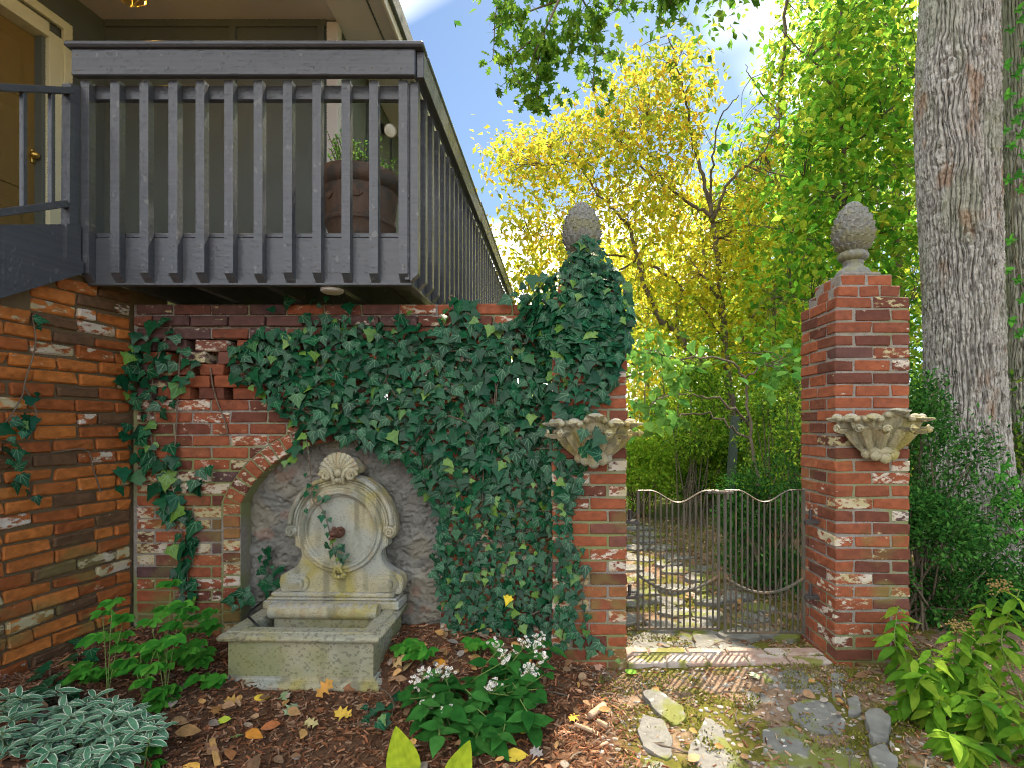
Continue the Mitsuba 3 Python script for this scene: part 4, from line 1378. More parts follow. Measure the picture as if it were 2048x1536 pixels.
# beyond the gate: a scatter of stones that thins out with distance
import scipy.spatial as sps
pts_ = []
for _ in range(4000):
    y = U(3.25, 7.6); cxp = .92 - .10 * max(0, y - 4.5)
    q = np.array([cxp + U(-.55, .55), y])
    d = .19 + .03 * (y - 3.2)
    if all(np.hypot(*(q - r_)) > d for r_ in pts_):
        pts_.append(q)
pts_ = np.array(pts_)
for i, q in enumerate(pts_):
    a = np.sort(U(0, 2 * math.pi, 8)); a = np.linspace(0, 2 * math.pi, 9)[:-1] + R.normal(0, .22, 8)
    r_ = U(.075, .125, 8) * (1 + .12 * (q[1] - 3.2))
    o = q + np.c_[np.cos(a) * r_ * 1.25, np.sin(a) * r_]
    if 3.0 < q[1] < 3.4 and q[0] < 1.1:
        continue
    flag('path__flagstone', o, float(gz(*q)) - .004, U(.012, .035), i * 1.7 + 50)

# green post with a floodlight, beyond the gate
po = thing('light_post', 'dark green wooden post with a small floodlight beyond the gate', 'light post')
t0, b0 = P(1471, 832, 6.2), P(1459, 1000, 6.2)
b0 = t0 + (b0 - t0) * 1.35
vert(po + '__post', beam(b0, t0, .085, .085, .006, up=(0, 1, 0)), 'green_paint')
add(po + '__floodlight', join([cbox((.10, .07, .07), .01, t0 + [.11, -.02, -.03], basis=rotz(.3)), tube([t0 + [.03, -.02, -.04], t0 + [.11, -.02, -.09], t0 + [.13, -.01, -.04]], .012, 6)]), M['black'])
# ---------------------------------------------------------------- trees
def trunk_mesh(axis, radius, n, m, amp, seed, knots=(), zfine=5.7):
    """A furrowed trunk round a vertical axis: axis[k] = (x, y, z), radius = (z, r); knots: (angle, z, size, height). Finest where it faces the garden."""
    z0, z1 = axis[0][2], axis[-1][2]
    zs = np.r_[np.linspace(z0, min(zfine, z1), m)[:-1], np.linspace(min(zfine, z1), z1, 50)]
    m = len(zs)
    ax = np.array([[np.interp(z, [p[2] for p in axis], [p[k] for p in axis]) for k in (0, 1)] for z in zs])
    rr = np.array([np.interp(z, radius[0], radius[1]) for z in zs])
    a0 = math.atan2(-axis[2][1], -axis[2][0])
    nf = int(n * .72)
    th = a0 + np.r_[np.linspace(-1.9, 1.9, nf, endpoint=False), np.linspace(1.9, 2 * np.pi - 1.9, n - nf, endpoint=False)]
    ZZ, TH = np.meshgrid(zs, th, indexing='ij')
    r0 = float(np.interp(2.5, radius[0], radius[1]))
    bulge, turn, ring_ = 0 * ZZ, 0 * ZZ, 0 * ZZ
    for a, z, s, h in knots:
        da = (TH - a + math.pi) % (2 * math.pi) - math.pi
        d = np.hypot(da * r0, ZZ - z)
        bulge += .8 * h * np.exp(-(d / s) ** 2) * (1 - .8 * np.exp(-(d / (s * .5)) ** 2))
        turn += .26 * s * np.exp(-(d / (1.2 * s)) ** 2) * np.tanh(da * r0 / .06)
        ring_ += np.exp(-((d - s * .55) / .016) ** 2)
    cell = .037
    cols = max(12, round(2 * np.pi * r0 / cell))
    q = np.stack([np.cos(TH) * r0, np.sin(TH) * r0, ZZ], -1)
    w1 = meshkit.fbm(q * [5, 5, 3.2] + 3.7, 3, seed) - .5
    w2 = meshkit.fbm(q * [16, 16, 7] + 9.1, 2, seed + 1) - .5
    base = ((TH - a0) * r0 - turn) / cell
    u = base + 1.1 * w1 + .8 * w2
    k = np.floor(u)
    # each furrow comes and goes along the trunk, and its neighbours run into it
    live = meshkit.noise(np.stack([k * 7.31 % 97, 0 * k, ZZ * 2.2 + k * 1.7 % 11], -1), seed + 2)
    d1 = np.abs(u - k - .5)
    f1 = np.exp(-(d1 / (.10 + .08 * live)) ** 2) * ss(.18, .5, live)
    u2 = base * 1.9 + 1.5 * w1 + 2.4 * w2 + 3.3
    k2 = np.floor(u2)
    live2 = meshkit.noise(np.stack([k2 * 5.17 % 89, 0 * k2 + 7, ZZ * 4.5 + k2 * 2.3 % 13], -1), seed + 4)
    f2 = np.exp(-(np.abs(u2 - k2 - .5) / .13) ** 2) * ss(.42, .65, live2)
    zc = ZZ / .09 + 3 * meshkit.noise(np.stack([k * 3.1 % 71, 0 * k, ZZ * .8], -1), seed + 6) + k * .37
    f3 = np.exp(-(np.abs(zc - np.floor(zc) - .5) / .07) ** 2) * ss(.5, .7, meshkit.noise(np.stack([k, np.floor(zc), 0 * k], -1), seed + 8))
    rough = meshkit.fbm(q * [42, 42, 24], 3, seed + 9) - .5
    h = -amp * (1.0 * f1 + .55 * f2 + .3 * f3 + .6 * ring_) + amp * .95 * rough + .04 * (meshkit.fbm(q * [1.6, 1.6, 1.1], 2, seed + 6) - .5) + bulge
    rad = rr[:, None] + h
    v = np.stack([ax[:, 0][:, None] + rad * np.cos(TH), ax[:, 1][:, None] + rad * np.sin(TH), ZZ], -1).reshape(-1, 3)
    a, b = np.meshgrid(np.arange(m - 1), np.arange(n), indexing='ij')
    qd = np.stack([a * n + b, a * n + (b + 1) % n, (a + 1) * n + (b + 1) % n, (a + 1) * n + b], -1).reshape(-1, 4)
    return v, np.vstack([qd[:, [0, 1, 2]], qd[:, [0, 2, 3]]])


def gap(pos, lines, r):
    """Which of the points keep clear of the sun's way to these places."""
    s = np.array(SUN) / np.linalg.norm(SUN)
    keep = np.ones(len(pos), bool)
    for g, rr in zip(lines, r):
        d = pos - np.asarray(g, float)
        d = d - (d @ s)[:, None] * s
        keep &= np.linalg.norm(d, axis=1) > rr
    return keep


GAPS = [(.62, 3.0, 0), (.85, 3.02, 0), (.62, 2.72, 0), (.30, 2.15, 0), (.42, 2.3, 0), (1.62, 2.2, .35), (1.45, 2.35, .3), (.9, 3.7, 0), (.85, 4.6, 0), (.8, 5.6, 0), (1.05, 4.1, 0), (.75, 5.1, 0)]
GR = [.42, .36, .40, .42, .40, .42, .35, .36, .45, .50, .40, .45]

BY = 5.2
bt = thing('large_tree', 'massive grey furrowed tree trunk just behind the right pillar', 'tree')
ctr = lambda y, l, r: P((l + r) / 2, y, BY)
axis = [P(1942, 1130, BY), P(1930, 830, BY), P(1924, 600, BY), P(1914, 330, BY), P(1912, 200, BY), P(1916, 0, BY), P(1922, -700, BY), P(1930, -1500, BY)]
axis[0][2] = -.1
rad = ([-.1, .4, 1.3, 2.5, 3.8, 4.3, 5.4, 9, 13], [.47, .385, .335, .320, .335, .335, .318, .28, .22])
add(bt + '__trunk', trunk_mesh([list(a) for a in axis], rad, 490, 660, .032, 5, [(-2.55, 3.80, .16, .040), (-2.35, 4.60, .17, .035), (-2.0, 3.0, .12, .015)]), M['bark'], smooth=True)
lim, tips = [], []
top = np.array(axis[-2])
for k in range(26):
    a, e = U(0, 2 * math.pi), U(.15, 1.0)
    b = np.array([axis[5][0], BY, 0]) + [0, 0, U(6.0, 12.0)]
    L = U(2.5, 4.8)
    t = b + L * np.array([math.cos(a) * math.cos(e), math.sin(a) * math.cos(e), math.sin(e) * .8])
    q = spline([b, (b + t) / 2 + R.normal(0, .25, 3), t], 5)
    if not gap(q, GAPS, [.3] * len(GAPS)).all():
        continue
    lim.append(tube(q, np.linspace(.11, .02, len(q)), 6)); tips.append(q)
tips = np.vstack(tips)
add(bt + '__limb', join(lim), M['bark'], smooth=True)
n = 17000
pos = tips[R.integers(0, len(tips), n)] + R.normal(0, .55, (n, 3))
extra = np.array([3.4, 6.6, 8.2]) + R.normal(0, 1, (4500, 3)) * [1.5, 1.3, 1.0]
pos = np.vstack([pos, extra])
pos = pos[(pos[:, 2] > 6.2)]
pos = pos[gap(pos, GAPS, GR)]
n = len(pos)
m, c = leaves(OVATE4, pos, unit(randdir(n) + [0, 0, -.3]), unit(randdir(n) * .8 + [0, 0, 1]), U(.10, .17, n), palette([(.06, .16, .02), (.10, .22, .03), (.16, .26, .04)], n))
add(bt + '__crown', m, M['leaf'], color=c, kind='stuff')

# the leafy branch that hangs into the top of the view
ob = thing('oak_branch', 'dark green oak branch hanging into the sky at the top', 'branch')
OY = 5.0
root = P(1330, -330, OY)
main = [[root, P(1180, -120, OY), P(1090, 60, OY - .1), P(1060, 130, OY)], [P(1180, -120, OY), P(1160, 20, OY), P(1155, 110, OY + .1)], [P(1120, 0, OY), P(1040, 30, OY + .1), P(985, 60, OY)],
        [P(1090, 60, OY), P(1075, 130, OY), P(1072, 215, OY - .1)], [P(1150, -30, OY), P(1190, 60, OY + .2), P(1185, 180, OY)], [root, P(1280, -100, OY + .2), P(1235, 20, OY)], [root, P(1390, -200, OY), P(1350, -30, OY), P(1340, 5, OY)],
        [P(1160, -60, OY), P(1010, -20, OY), P(985, 120, OY)], [P(1090, 60, OY), P(1025, 120, OY), P(1050, 190, OY)]]
br, bp = [], []
for b in main:
    q = spline(b, 7); br.append(tube(q, np.linspace(.022 if b[0] is root else .010, .004, len(q)), 5)); bp.append(q[4:] if b[0] is root else q[1:])
bp = np.vstack(bp)
nc = 210
cc = bp[R.integers(0, len(bp), nc)] + R.normal(0, .10, (nc, 3))
qx = cc[:, 0] / cc[:, 1] * F + CX; qy = CY - (cc[:, 2] - EYE) / cc[:, 1] * F
for k in range(nc):
    j = np.argmin(np.linalg.norm(bp - cc[k], axis=1))
    br.append(tube([bp[j], cc[k]], .0025, 3))
add(ob + '__stem', join(br), M['twig'])
n = nc * 5
pos = np.repeat(cc, 5, axis=0) + R.normal(0, .03, (n, 3))
ax = unit(randdir(n) + [0, 0, -.7])
m, c = leaves(OAK, pos, ax, unit(randdir(n) * .9 + [0, 0, 1]), U(.08, .135, n), palette([(.075, .18, .025), (.12, .25, .03), (.20, .33, .04)], n))
add(ob + '__leaves', m, M['leaf'], color=c, kind='stuff')


# ---------------------------------------------------------------- the yellow tree
def px_tree(key, Y, stems, blobs, leaf, size, cols, droop=.5, twig_r=.004, per=16, jit=.10, taper=None, mat='leaf', ybias=None):
    """stems: [(pixel path, r0, r1)], blobs: [(px, py, rx, ry, clusters)] at depth Y; clusters of leaves on twigs that grow from the stems."""
    br, sk = [], []
    for path, r0, r1 in stems:
        dy = U(-.5, .5)
        q = spline([P(a, b, Y + dy * (i / len(path)) + .1 * R.normal()) for i, (a, b) in enumerate(path)], 7)
        q = q + .012 * R.normal(0, 1, q.shape)
        br.append(tube(q, np.linspace(r0, r1, len(q)), 8)); sk.append(q)
    add(key + '__trunk', join(br), M['twig'], smooth=True)
    sk = np.vstack(sk)
    cen = []
    for bxp, byp, rx, ry, k in blobs:
        for _ in range(k):
            a, r = U(0, 2 * math.pi), math.sqrt(R.random())
            cen.append(P(bxp + rx * r * math.cos(a), byp + ry * r * math.sin(a), Y + max(-.5, R.normal(0, .55))))
    cen = np.array(cen)
    cen = cen[gap(cen, GAPS, np.array(GR) * .75)]
    from scipy.spatial import cKDTree
    d, j = cKDTree(sk).query(cen)
    tw = []
    for k in range(len(cen)):
        if d[k] < 2.2 and k % 2 == 0 and gap((sk[j[k]] + (cen[k] - sk[j[k]]) * np.linspace(0, 1, 5)[:, None]), GAPS, [.2] * len(GAPS)).all():
            q = spline([sk[j[k]], (sk[j[k]] + cen[k]) / 2 + [0, 0, .10 * d[k]] + R.normal(0, .04, 3), cen[k]], 3)
            tw.append(tube(q, np.linspace(twig_r * (1 + d[k]), twig_r * .6, len(q)), 4, cap=False))
    add(key + '__twigs', join(tw), M['twig'], kind='stuff')
    n = len(cen) * per
    pos = np.repeat(cen, per, axis=0) + R.normal(0, 1, (n, 3)) * [jit * 1.5, jit * 1.5, jit]
    pos = pos[gap(pos, GAPS, np.array(GR) * .75)]
    n = len(pos)
    ax = unit(randdir(n) * [1, 1, .6] + [0, 0, -droop])
    col = palette(cols, n) if not callable(cols) else cols(pos)
    m, c = leaves(leaf, pos, ax, unit(randdir(n) * .5 + [0, 0, 1]), U(size * .7, size * 1.25, n), col)
    add(key + '__crown', m, M[mat], color=c, kind='stuff')


yt = thing('yellow_tree', 'slender tree with bright yellow autumn leaves beyond the gate', 'tree')
stems = [([(1520, 1130), (1500, 1000), (1478, 880), (1460, 800), (1450, 690), (1443, 598), (1430, 480), (1421, 420), (1402, 340), (1384, 273), (1366, 180), (1335, 70)], .085, .008),
         ([(1421, 432), (1380, 406), (1330, 371), (1283, 332), (1248, 305), (1236, 281)], .030, .008),
         ([(1462, 860), (1420, 760), (1380, 702), (1351, 660), (1321, 643), (1308, 607), (1289, 575), (1276, 520), (1259, 457), (1244, 437), (1197, 390), (1150, 328), (1083, 332)], .060, .008),
         ([(1351, 658), (1357, 610), (1360, 572), (1321, 542), (1263, 516), (1208, 508), (1140, 480), (1060, 468)], .038, .007),
         ([(1440, 612), (1412, 562), (1383, 520)], .030, .008), ([(1451, 690), (1410, 620), (1370, 575)], .018, .006),
         ([(1425, 440), (1460, 360), (1520, 310), (1560, 250)], .028, .007), ([(1420, 410), (1425, 330), (1440, 240), (1480, 190)], .022, .006),
         ([(1276, 520), (1200, 560), (1100, 600), (1040, 580)], .018, .005), ([(1330, 371), (1300, 300), (1290, 230)], .012, .005), ([(1197, 390), (1180, 330), (1120, 290)], .012, .005),
         ([(1480, 690), (1500, 640), (1540, 600)], .016, .006)]
blobs = [(1060, 330, 75, 60, 62), (1130, 300, 90, 65, 80), (1030, 310, 55, 40, 26), (1210, 270, 90, 80, 95), (1280, 190, 75, 80, 80), (1350, 140, 70, 60, 46), (1400, 230, 90, 90, 90), (1330, 320, 120, 90, 130), (1460, 300, 90, 110, 120),
         (1110, 430, 95, 60, 70), (1060, 470, 70, 60, 46), (1110, 540, 90, 55, 70), (1050, 560, 40, 30, 16), (1250, 430, 110, 80, 90), (1330, 480, 110, 110, 130), (1430, 500, 100, 120, 150), (1520, 470, 80, 120, 110), (1330, 620, 110, 80, 120), (1450, 640, 110, 90, 120), (1540, 620, 70, 90, 60)]
Ycol = lambda pos: (lambda z, n: np.where((z < 3.0 + R.normal(0, .5, n))[:, None], palette([(.34, .50, .05), (.50, .60, .06), (.24, .42, .04), (.66, .64, .06)], n, .2), np.where((z > 4.8 + R.normal(0, .8, n))[:, None], palette([(.40, .48, .05), (.66, .60, .06), (.76, .50, .06), (.30, .42, .05)], n, .2),
                                             palette([(.80, .74, .06), (.84, .78, .08), (.68, .70, .06), (.82, .60, .05), (.50, .60, .06), (.60, .66, .07)], n, .1))))(pos[:, 2], len(pos))
px_tree(yt, 8.4, stems, blobs, OVATE4, .112, Ycol, droop=.35, per=10, jit=.13)

# the green tree behind the right pillar
gt = thing('green_tree', 'bright green broad leaved tree between the yellow tree and the large trunk', 'tree')
stems = [([(1720, 900), (1700, 600), (1692, 400), (1684, 230), (1680, 80), (1690, -200)], .040, .015), ([(1692, 420), (1620, 370), (1540, 340), (1470, 330)], .016, .004), ([(1690, 300), (1760, 240), (1830, 150)], .02, .006),
         ([(1684, 200), (1620, 120), (1560, 60)], .016, .005), ([(1697, 520), (1600, 470), (1500, 450)], .014, .004), ([(1692, 400), (1760, 360), (1830, 330)], .016, .005), ([(1700, 620), (1620, 600), (1540, 590)], .012, .004), ([(1700, 640), (1780, 600), (1840, 580)], .012, .004)]
blobs = [(1640, 60, 110, 70, 70), (1740, 90, 100, 110, 90), (1600, 200, 90, 80, 70), (1720, 230, 110, 90, 100), (1550, 300, 90, 60, 45), (1650, 340, 120, 80, 90), (1780, 330, 60, 120, 60), (1560, 420, 100, 70, 60), (1680, 470, 120, 80, 90), (1790, 480, 50, 90, 40),
         (1580, 540, 80, 60, 50), (1500, 420, 60, 60, 24), (1560, 660, 60, 80, 40), (1790, 600, 55, 80, 40), (1830, 680, 40, 70, 26), (1610, 30, 70, 40, 26)]
px_tree(gt, 6.3, stems, blobs, OVATE, .105, [(.13, .36, .035), (.20, .45, .04), (.28, .50, .05), (.09, .27, .03), (.50, .56, .06)], droop=.5, per=9, jit=.12)

lt = thing('light_green_tree', 'airy light green tree standing between the yellow tree and the green tree', 'tree')
stems = [([(1600, 1010), (1595, 800), (1585, 600), (1580, 400), (1560, 220), (1570, 60), (1575, -150)], .065, .02), ([(1583, 480), (1530, 400), (1480, 350)], .02, .005), ([(1570, 300), (1620, 220), (1660, 160)], .02, .005), ([(1588, 620), (1530, 560), (1480, 540)], .016, .005), ([(1562, 230), (1510, 170), (1490, 130)], .016, .005)]
blobs = [(1590, 40, 110, 70, 60), (1530, 150, 60, 70, 30), (1600, 170, 110, 80, 70), (1520, 300, 85, 80, 70), (1620, 310, 110, 80, 80), (1500, 430, 90, 70, 60), (1600, 460, 120, 80, 80), (1520, 560, 90, 70, 60), (1610, 600, 90, 80, 60), (1540, 690, 90, 70, 50), (1480, 620, 60, 60, 30)]
px_tree(lt, 9.4, stems, blobs, OVATE4, .125, [(.22, .46, .045), (.32, .54, .05), (.15, .38, .04), (.50, .60, .06), (.66, .62, .06)], droop=.4, per=10, jit=.14)

# a branch with large pale leaves just behind the gate
db = thing('young_tree', 'young tree with large glossy green leaves spread behind the gate', 'tree')
stems = [([(1520, 1150), (1515, 980), (1500, 860), (1490, 760), (1450, 720), (1360, 715), (1290, 705)], .018, .005), ([(1498, 850), (1440, 800), (1380, 790), (1330, 790)], .012, .004), ([(1490, 760), (1530, 730), (1580, 720)], .010, .004), ([(1500, 880), (1420, 830), (1350, 830), (1290, 825)], .010, .004)]
blobs = [(1300, 705, 45, 14, 10), (1400, 715, 70, 26, 20), (1470, 745, 70, 30, 20), (1370, 760, 60, 25, 12), (1400, 800, 40, 25, 10), (1555, 725, 45, 30, 14), (1345, 830, 60, 18, 10), (1290, 825, 40, 14, 8)]
px_tree(db, 4.9, stems, blobs, BROAD, .115, [(.11, .32, .06), (.17, .40, .08), (.24, .48, .09)], droop=.5, per=5, jit=.08, mat='leaf_thick')

# second trunk at the right edge
t2 = thing('slender_trunk_tree', 'second narrower grey trunk at the right edge behind the massive one', 'tree')
Y2 = 6.3
axis = [list(P(2062, 1120, Y2)), list(P(2056, 500, Y2)), list(P(2042, 0, Y2)), list(P(2030, -900, Y2))]
axis[0][2] = -.1
add(t2 + '__trunk', trunk_mesh(axis, ([-.1, 1, 5, 12], [.28, .22, .21, .16]), 220, 330, .020, 41), M['bark'], smooth=True)
n = 2600
pos = np.array([axis[-1][0] + 1, Y2 + 1.5, 10.5]) + R.normal(0, 1, (n, 3)) * [2.0, 1.8, 1.6]
pos = pos[gap(pos, GAPS, GR) & (pos[:, 2] > 6.5)]
n = len(pos)
m, c = leaves(OVATE4, pos, randdir(n), unit(randdir(n) * .8 + [0, 0, 1]), U(.10, .17, n), palette([(.06, .16, .02), (.10, .22, .03)], n))
add(t2 + '__crown', m, M['leaf'], color=c, kind='stuff')


# ---------------------------------------------------------------- woods behind: each tree a thing of its own
def wood_tree(label, x, y, h, spread, cols, size, n, low=.15, name='woodland_tree'):
    key = thing(name, label, 'tree', 'woodland trees behind the garden')
    g = float(gz(x, y))
    tr = [tube(spline([(x, y, g - .1), (x + U(-.2, .2), y, g + h * .35), (x + U(-.4, .4), y + U(-.2, .2), g + h * .9)], 6), np.linspace(.018 * h, .03, 13), 8)]
    nb = 46
    cl = []
    for k in range(nb):
        t = low + (1 - low) * (k + .5) / nb
        a = U(0, 2 * math.pi)
        w = spread * (1 - .75 * max(0, t - .45) / .55) * U(.45, 1.1)
        c = np.array([x + w * math.cos(a), y + w * math.sin(a), g + h * t])
        cl.append(c)
        tr.append(tube([(x, y, max(g, c[2] - .35 * w)), (x + .6 * w * math.cos(a), y + .6 * w * math.sin(a), c[2] - .1), c], np.linspace(.03, .008, 3), 4, cap=False))
    add(key + '__trunk', join(tr), M['twig'])
    cl = np.array(cl)
    pos = cl[R.integers(0, nb, n)] + R.normal(0, 1, (n, 3)) * [spread * .26, spread * .26, h * .045]
    m, c = leaves(TINY, pos, unit(randdir(n) + [0, 0, -.5]), unit(randdir(n) * .8 + [0, 0, 1]), U(size * .7, size * 1.3, n), palette(cols, n, .2))
    add(key + '__crown', m, M['leaf'], color=c, kind='stuff')


YEL = [(.76, .68, .06), (.62, .64, .06), (.50, .58, .06), (.78, .54, .05), (.34, .48, .05)]
YGR = [(.44, .56, .06), (.28, .46, .05), (.58, .62, .07), (.20, .38, .04)]
GRN = [(.18, .34, .04), (.26, .44, .05), (.36, .50, .06)]
wood_tree('low yellow tree behind the left pillar and ivy', 0.9, 13.0, 5.6, 1.9, YEL, .15, 4500, .05)
wood_tree('golden yellow woodland tree straight behind the yellow tree', 4.0, 13.5, 7.0, 2.4, YEL, .15, 8000, .05)
wood_tree('yellow green woodland tree behind the light post', 6.0, 12.5, 7.5, 2.2, YGR, .14, 7000, .05)
wood_tree('tall green woodland tree behind the right pillar', 7.8, 12.0, 12, 2.6, GRN + YGR, .16, 10000, .08)
wood_tree('green woodland tree behind the massive trunk', 10.8, 12.5, 13, 2.6, GRN, .16, 7000, .08)
wood_tree('far yellow green tree low over the gate, left of the post', 3.0, 17.0, 6.5, 2.6, YGR + GRN, .17, 6000, .03)
wood_tree('far green tree behind the gate, right of the post', 6.6, 18.0, 7.5, 3.0, GRN + YGR, .17, 6000, .03)
wood_tree('far green tree at the end of the path', 1.6, 19.0, 5.5, 2.6, GRN + YGR, .17, 5000, .03)
wood_tree('far dark green tree right of the massive trunk', 15.0, 16.0, 13, 3.4, GRN, .18, 6000, .05)
wood_tree('thin pale green tree high behind the bare pillar', 8.6, 15.5, 13, 2.4, YGR, .16, 6000, .3)


# ---------------------------------------------------------------- shrubs
def shrub(label, c, r, n, leaf, size, cols, category='shrub', group=None, stems=16, name='shrub', mat='leaf_thick', flat=.6, lumps=26, spiky=0):
    key = thing(name, label, category, group)
    c, r = np.asarray(c, float), np.asarray(r, float)
    cc = c + randdir(lumps) * r * (U(.35, 1.0, lumps) ** .5)[:, None] * .85
    g = float(gz(c[0], c[1])) - .02
    cc[:, 2] = np.maximum(cc[:, 2], g + .06)
    st = []
    for k in range(max(stems, lumps)):
        e = cc[k % lumps]
        b = np.array([c[0] + U(-.3, .3) * r[0], c[1] + U(-.3, .3) * r[1], g])
        st.append(tube(spline([b, (b + e) / 2 + R.normal(0, .05, 3), e], 4), np.linspace(.010, .004, 9), 5, cap=False))
    add(key + '__stem', join(st), M['twig'], kind='stuff')
    k = R.integers(0, lumps, n)
    s = r.mean() * U(.22, .42, lumps)
    d = randdir(n)
    pos = cc[k] + d * (s[k] * U(.35, 1.05, n) ** .6)[:, None] * [1.1, 1.1, 1]
    if spiky:
        pos = pos + np.outer(U(0, 1, n) ** 3 * spiky, [0, 0, 1])
    pos[:, 2] = np.maximum(pos[:, 2], g + U(.0, .08, n))
    m, col = leaves(leaf, pos, unit(d * .7 + randdir(n) * .7), unit(d * .5 + randdir(n) * .4 + [0, 0, flat]), U(size * .7, size * 1.3, n), palette(cols, n))
    add(key + '__foliage', m, M[mat], color=col, kind='stuff')
    return key


BOX = [(.035, .12, .022), (.05, .16, .03), (.08, .20, .04), (.02, .075, .018)]
LIME = [(.20, .40, .04), (.30, .50, .05), (.42, .56, .06)]
pr = 'boxwood shrubs around the gate'
shrub('dense dark small leaved shrub behind the right leaf of the gate', (1.72, 4.25, .50), (.36, .6, .52), 8000, TINY, .034, BOX, group=pr)
shrub('tall loose small leaved shrub rising behind the gate left of the bare pillar', (2.1, 4.9, 1.1), (.36, .5, .75), 5000, TINY, .040, BOX[1:3] + LIME, group=pr)
shrub('dark small leaved shrub right of the bare pillar', (2.45, 3.55, .45), (.42, .4, .5), 9000, TINY, .034, BOX, group=pr)
shrub('upright feathery small leaved shrub against the massive trunk', (2.75, 4.0, 1.0), (.40, .35, .62), 8000, TINY, .034, BOX, group=pr, spiky=.25)
shrub('spreading dark shrub at the right edge under the trunks', (3.25, 3.7, .45), (.55, .45, .5), 8000, TINY, .034, BOX, group=pr)
shrub('lime green shrub beyond the gate beside the left pillar', (1.25, 7.6, .75), (.55, .6, .6), 5200, TINY, .06, LIME, mat='leaf')
shrub('broad green shrub at the bend of the path', (2.3, 7.9, .7), (.7, .6, .65), 5200, TINY, .07, LIME + BOX[1:3], mat='leaf', lumps=16)
shrub('thin stemmed airy shrub left of the green post', (1.85, 7.0, 1.5), (.6, .5, .9), 4200, TINY, .055, LIME + BOX[:1], mat='leaf', lumps=15, stems=8)
shrub('low green undergrowth shrub behind the green post', (3.2, 8.6, .9), (1.0, .7, .9), 6000, TINY, .065, LIME, mat='leaf', lumps=16)
shrub('tall leafy shrub far right behind the dark shrubs', (4.9, 6.6, 1.2), (1.0, .6, 1.2), 6000, OVATE4, .07, LIME + BOX, mat='leaf')
shrub('sunny low shrub behind the bare pillar', (3.0, 6.2, .9), (.6, .5, .8), 5000, TINY, .055, LIME + BOX[:2], mat='leaf')
shrub('tall sunlit lime shrub behind the airy shrub, left of the green post', (2.35, 8.6, 1.3), (.9, .5, 1.1), 6500, OVATE4, .075, LIME, mat='leaf', lumps=22, stems=6)
shrub('sunlit yellow green shrub behind the green post', (3.6, 9.6, 1.6), (1.1, .6, 1.3), 6500, OVATE4, .085, LIME + [(.56, .60, .06)], mat='leaf', lumps=22, stems=6)
# ---------------------------------------------------------------- ivy
def leaf_parts(key, tpl, pos, ax, nr, size, mat, col=None, ids=None, most=300, part='leaf', smooth=True):
    """The leaves that show largest as parts of the plant, one by one; the rest as one part of it."""
    pos = np.asarray(pos, float)
    size = np.broadcast_to(size, (len(pos),)).astype(float)
    o = np.argsort(-size / np.maximum(pos[:, 1], .5))
    n = min(most, len(o))
    for i in o[:n]:
        m, c = leaves(tpl, pos[i:i + 1], ax[i:i + 1], nr[i:i + 1], size[i:i + 1], None if col is None else col[i:i + 1], None if ids is None else ids[i:i + 1])
        k = numbered(f'{key}__{part}')
        scene[k] = mikit.ply(m, mat, smooth=smooth, uv=c if ids is not None else pack(c))
    if len(o) > n:
        r = o[n:]
        m, c = leaves(tpl, pos[r], ax[r], nr[r], size[r], None if col is None else col[r], None if ids is None else ids[r])
        add(f'{key}__foliage', m, mat, smooth=smooth, kind='stuff', **({'uv': c} if ids is not None else {'color': c}))


def fill(poly, spacing, tries=60000, dens=None):
    """Points in a pixel polygon, no two closer than spacing(px, py)."""
    pg = Polygon(poly)
    x0, y0, x1, y1 = pg.bounds
    from shapely import contains_xy
    q = np.c_[U(x0, x1, tries), U(y0, y1, tries)]
    q = q[contains_xy(pg, q[:, 0], q[:, 1])]
    cell, got = {}, []
    for p in q:
        s = spacing(*p)
        a, b = int(p[0] // 40), int(p[1] // 40)
        if all(math.hypot(p[0] - g[0], p[1] - g[1]) > s for i in (-1, 0, 1) for j in (-1, 0, 1) for g in cell.get((a + i, b + j), ())):
            cell.setdefault((a, b), []).append(p); got.append(p)
    return np.array(got)


def ivy_leaves(key, pix, surf, size, most=300, lift=(.008, .085), side=1.0):
    """Ivy leaves at these pixels on the surface surf(px, py) -> (point, outward normal)."""
    n = len(pix)
    pos, nr = zip(*[surf(*p) for p in pix])
    pos, nr = np.array(pos), np.array(nr)
    up = np.array([0, 0, 1.0])
    rt = np.cross(up, nr)
    pos = pos + nr * U(*lift, n)[:, None]
    a = R.normal(0, .8, n)
    ax = -up * np.cos(a)[:, None] + rt * (np.sin(a) * side)[:, None] + nr * U(.05, .5, n)[:, None]
    nn = nr + up * U(-.1, .9, n)[:, None] + rt * R.normal(0, .42, n)[:, None]
    sz = np.array([size(*p) for p in pix]) * U(.5, 1.25, n) ** 1.1
    leaf_parts(key, IVY, pos - unit(ax) * (sz * .4)[:, None], unit(ax), unit(nn), sz, M['ivy'], ids=R.integers(0, 400, n).astype(float), most=most)
    return pos, nr


def stems(key, lines, r=.004):
    add(key + '__stem', join([tube(spline(l, 5), r, 5) for l in lines]), M['twig'], smooth=True, kind='stuff')


WALL_N, UPN = np.array([0, -1.0, 0]), np.array([0, 0, 1.0])


def s_wall(px, py):
    Y = WY if px < 1104 else PF
    if 1085 < px < 1122:
        Y = PF + (WY - PF) * (1122 - px) / 37
    return P(px, py, Y - .01), WALL_N


def s_mound(px, py):
    """The thick ivy on the left pillar's head and round the finial's foot."""
    t = (py - 490) / 130.
    Y = PF - .03 + .16 * max(0, 1 - t) * U(.3, 1.2)
    w = 25 + 75 * max(0, min(1, t))
    u = max(-1, min(1, (px - 1180) / w))
    n = unit(np.array([.75 * u, -1 + .35 * abs(u), .5 * (1 - min(1, max(0, t)))]))
    return P(px, py, Y + .10 * abs(u) ** 2), n


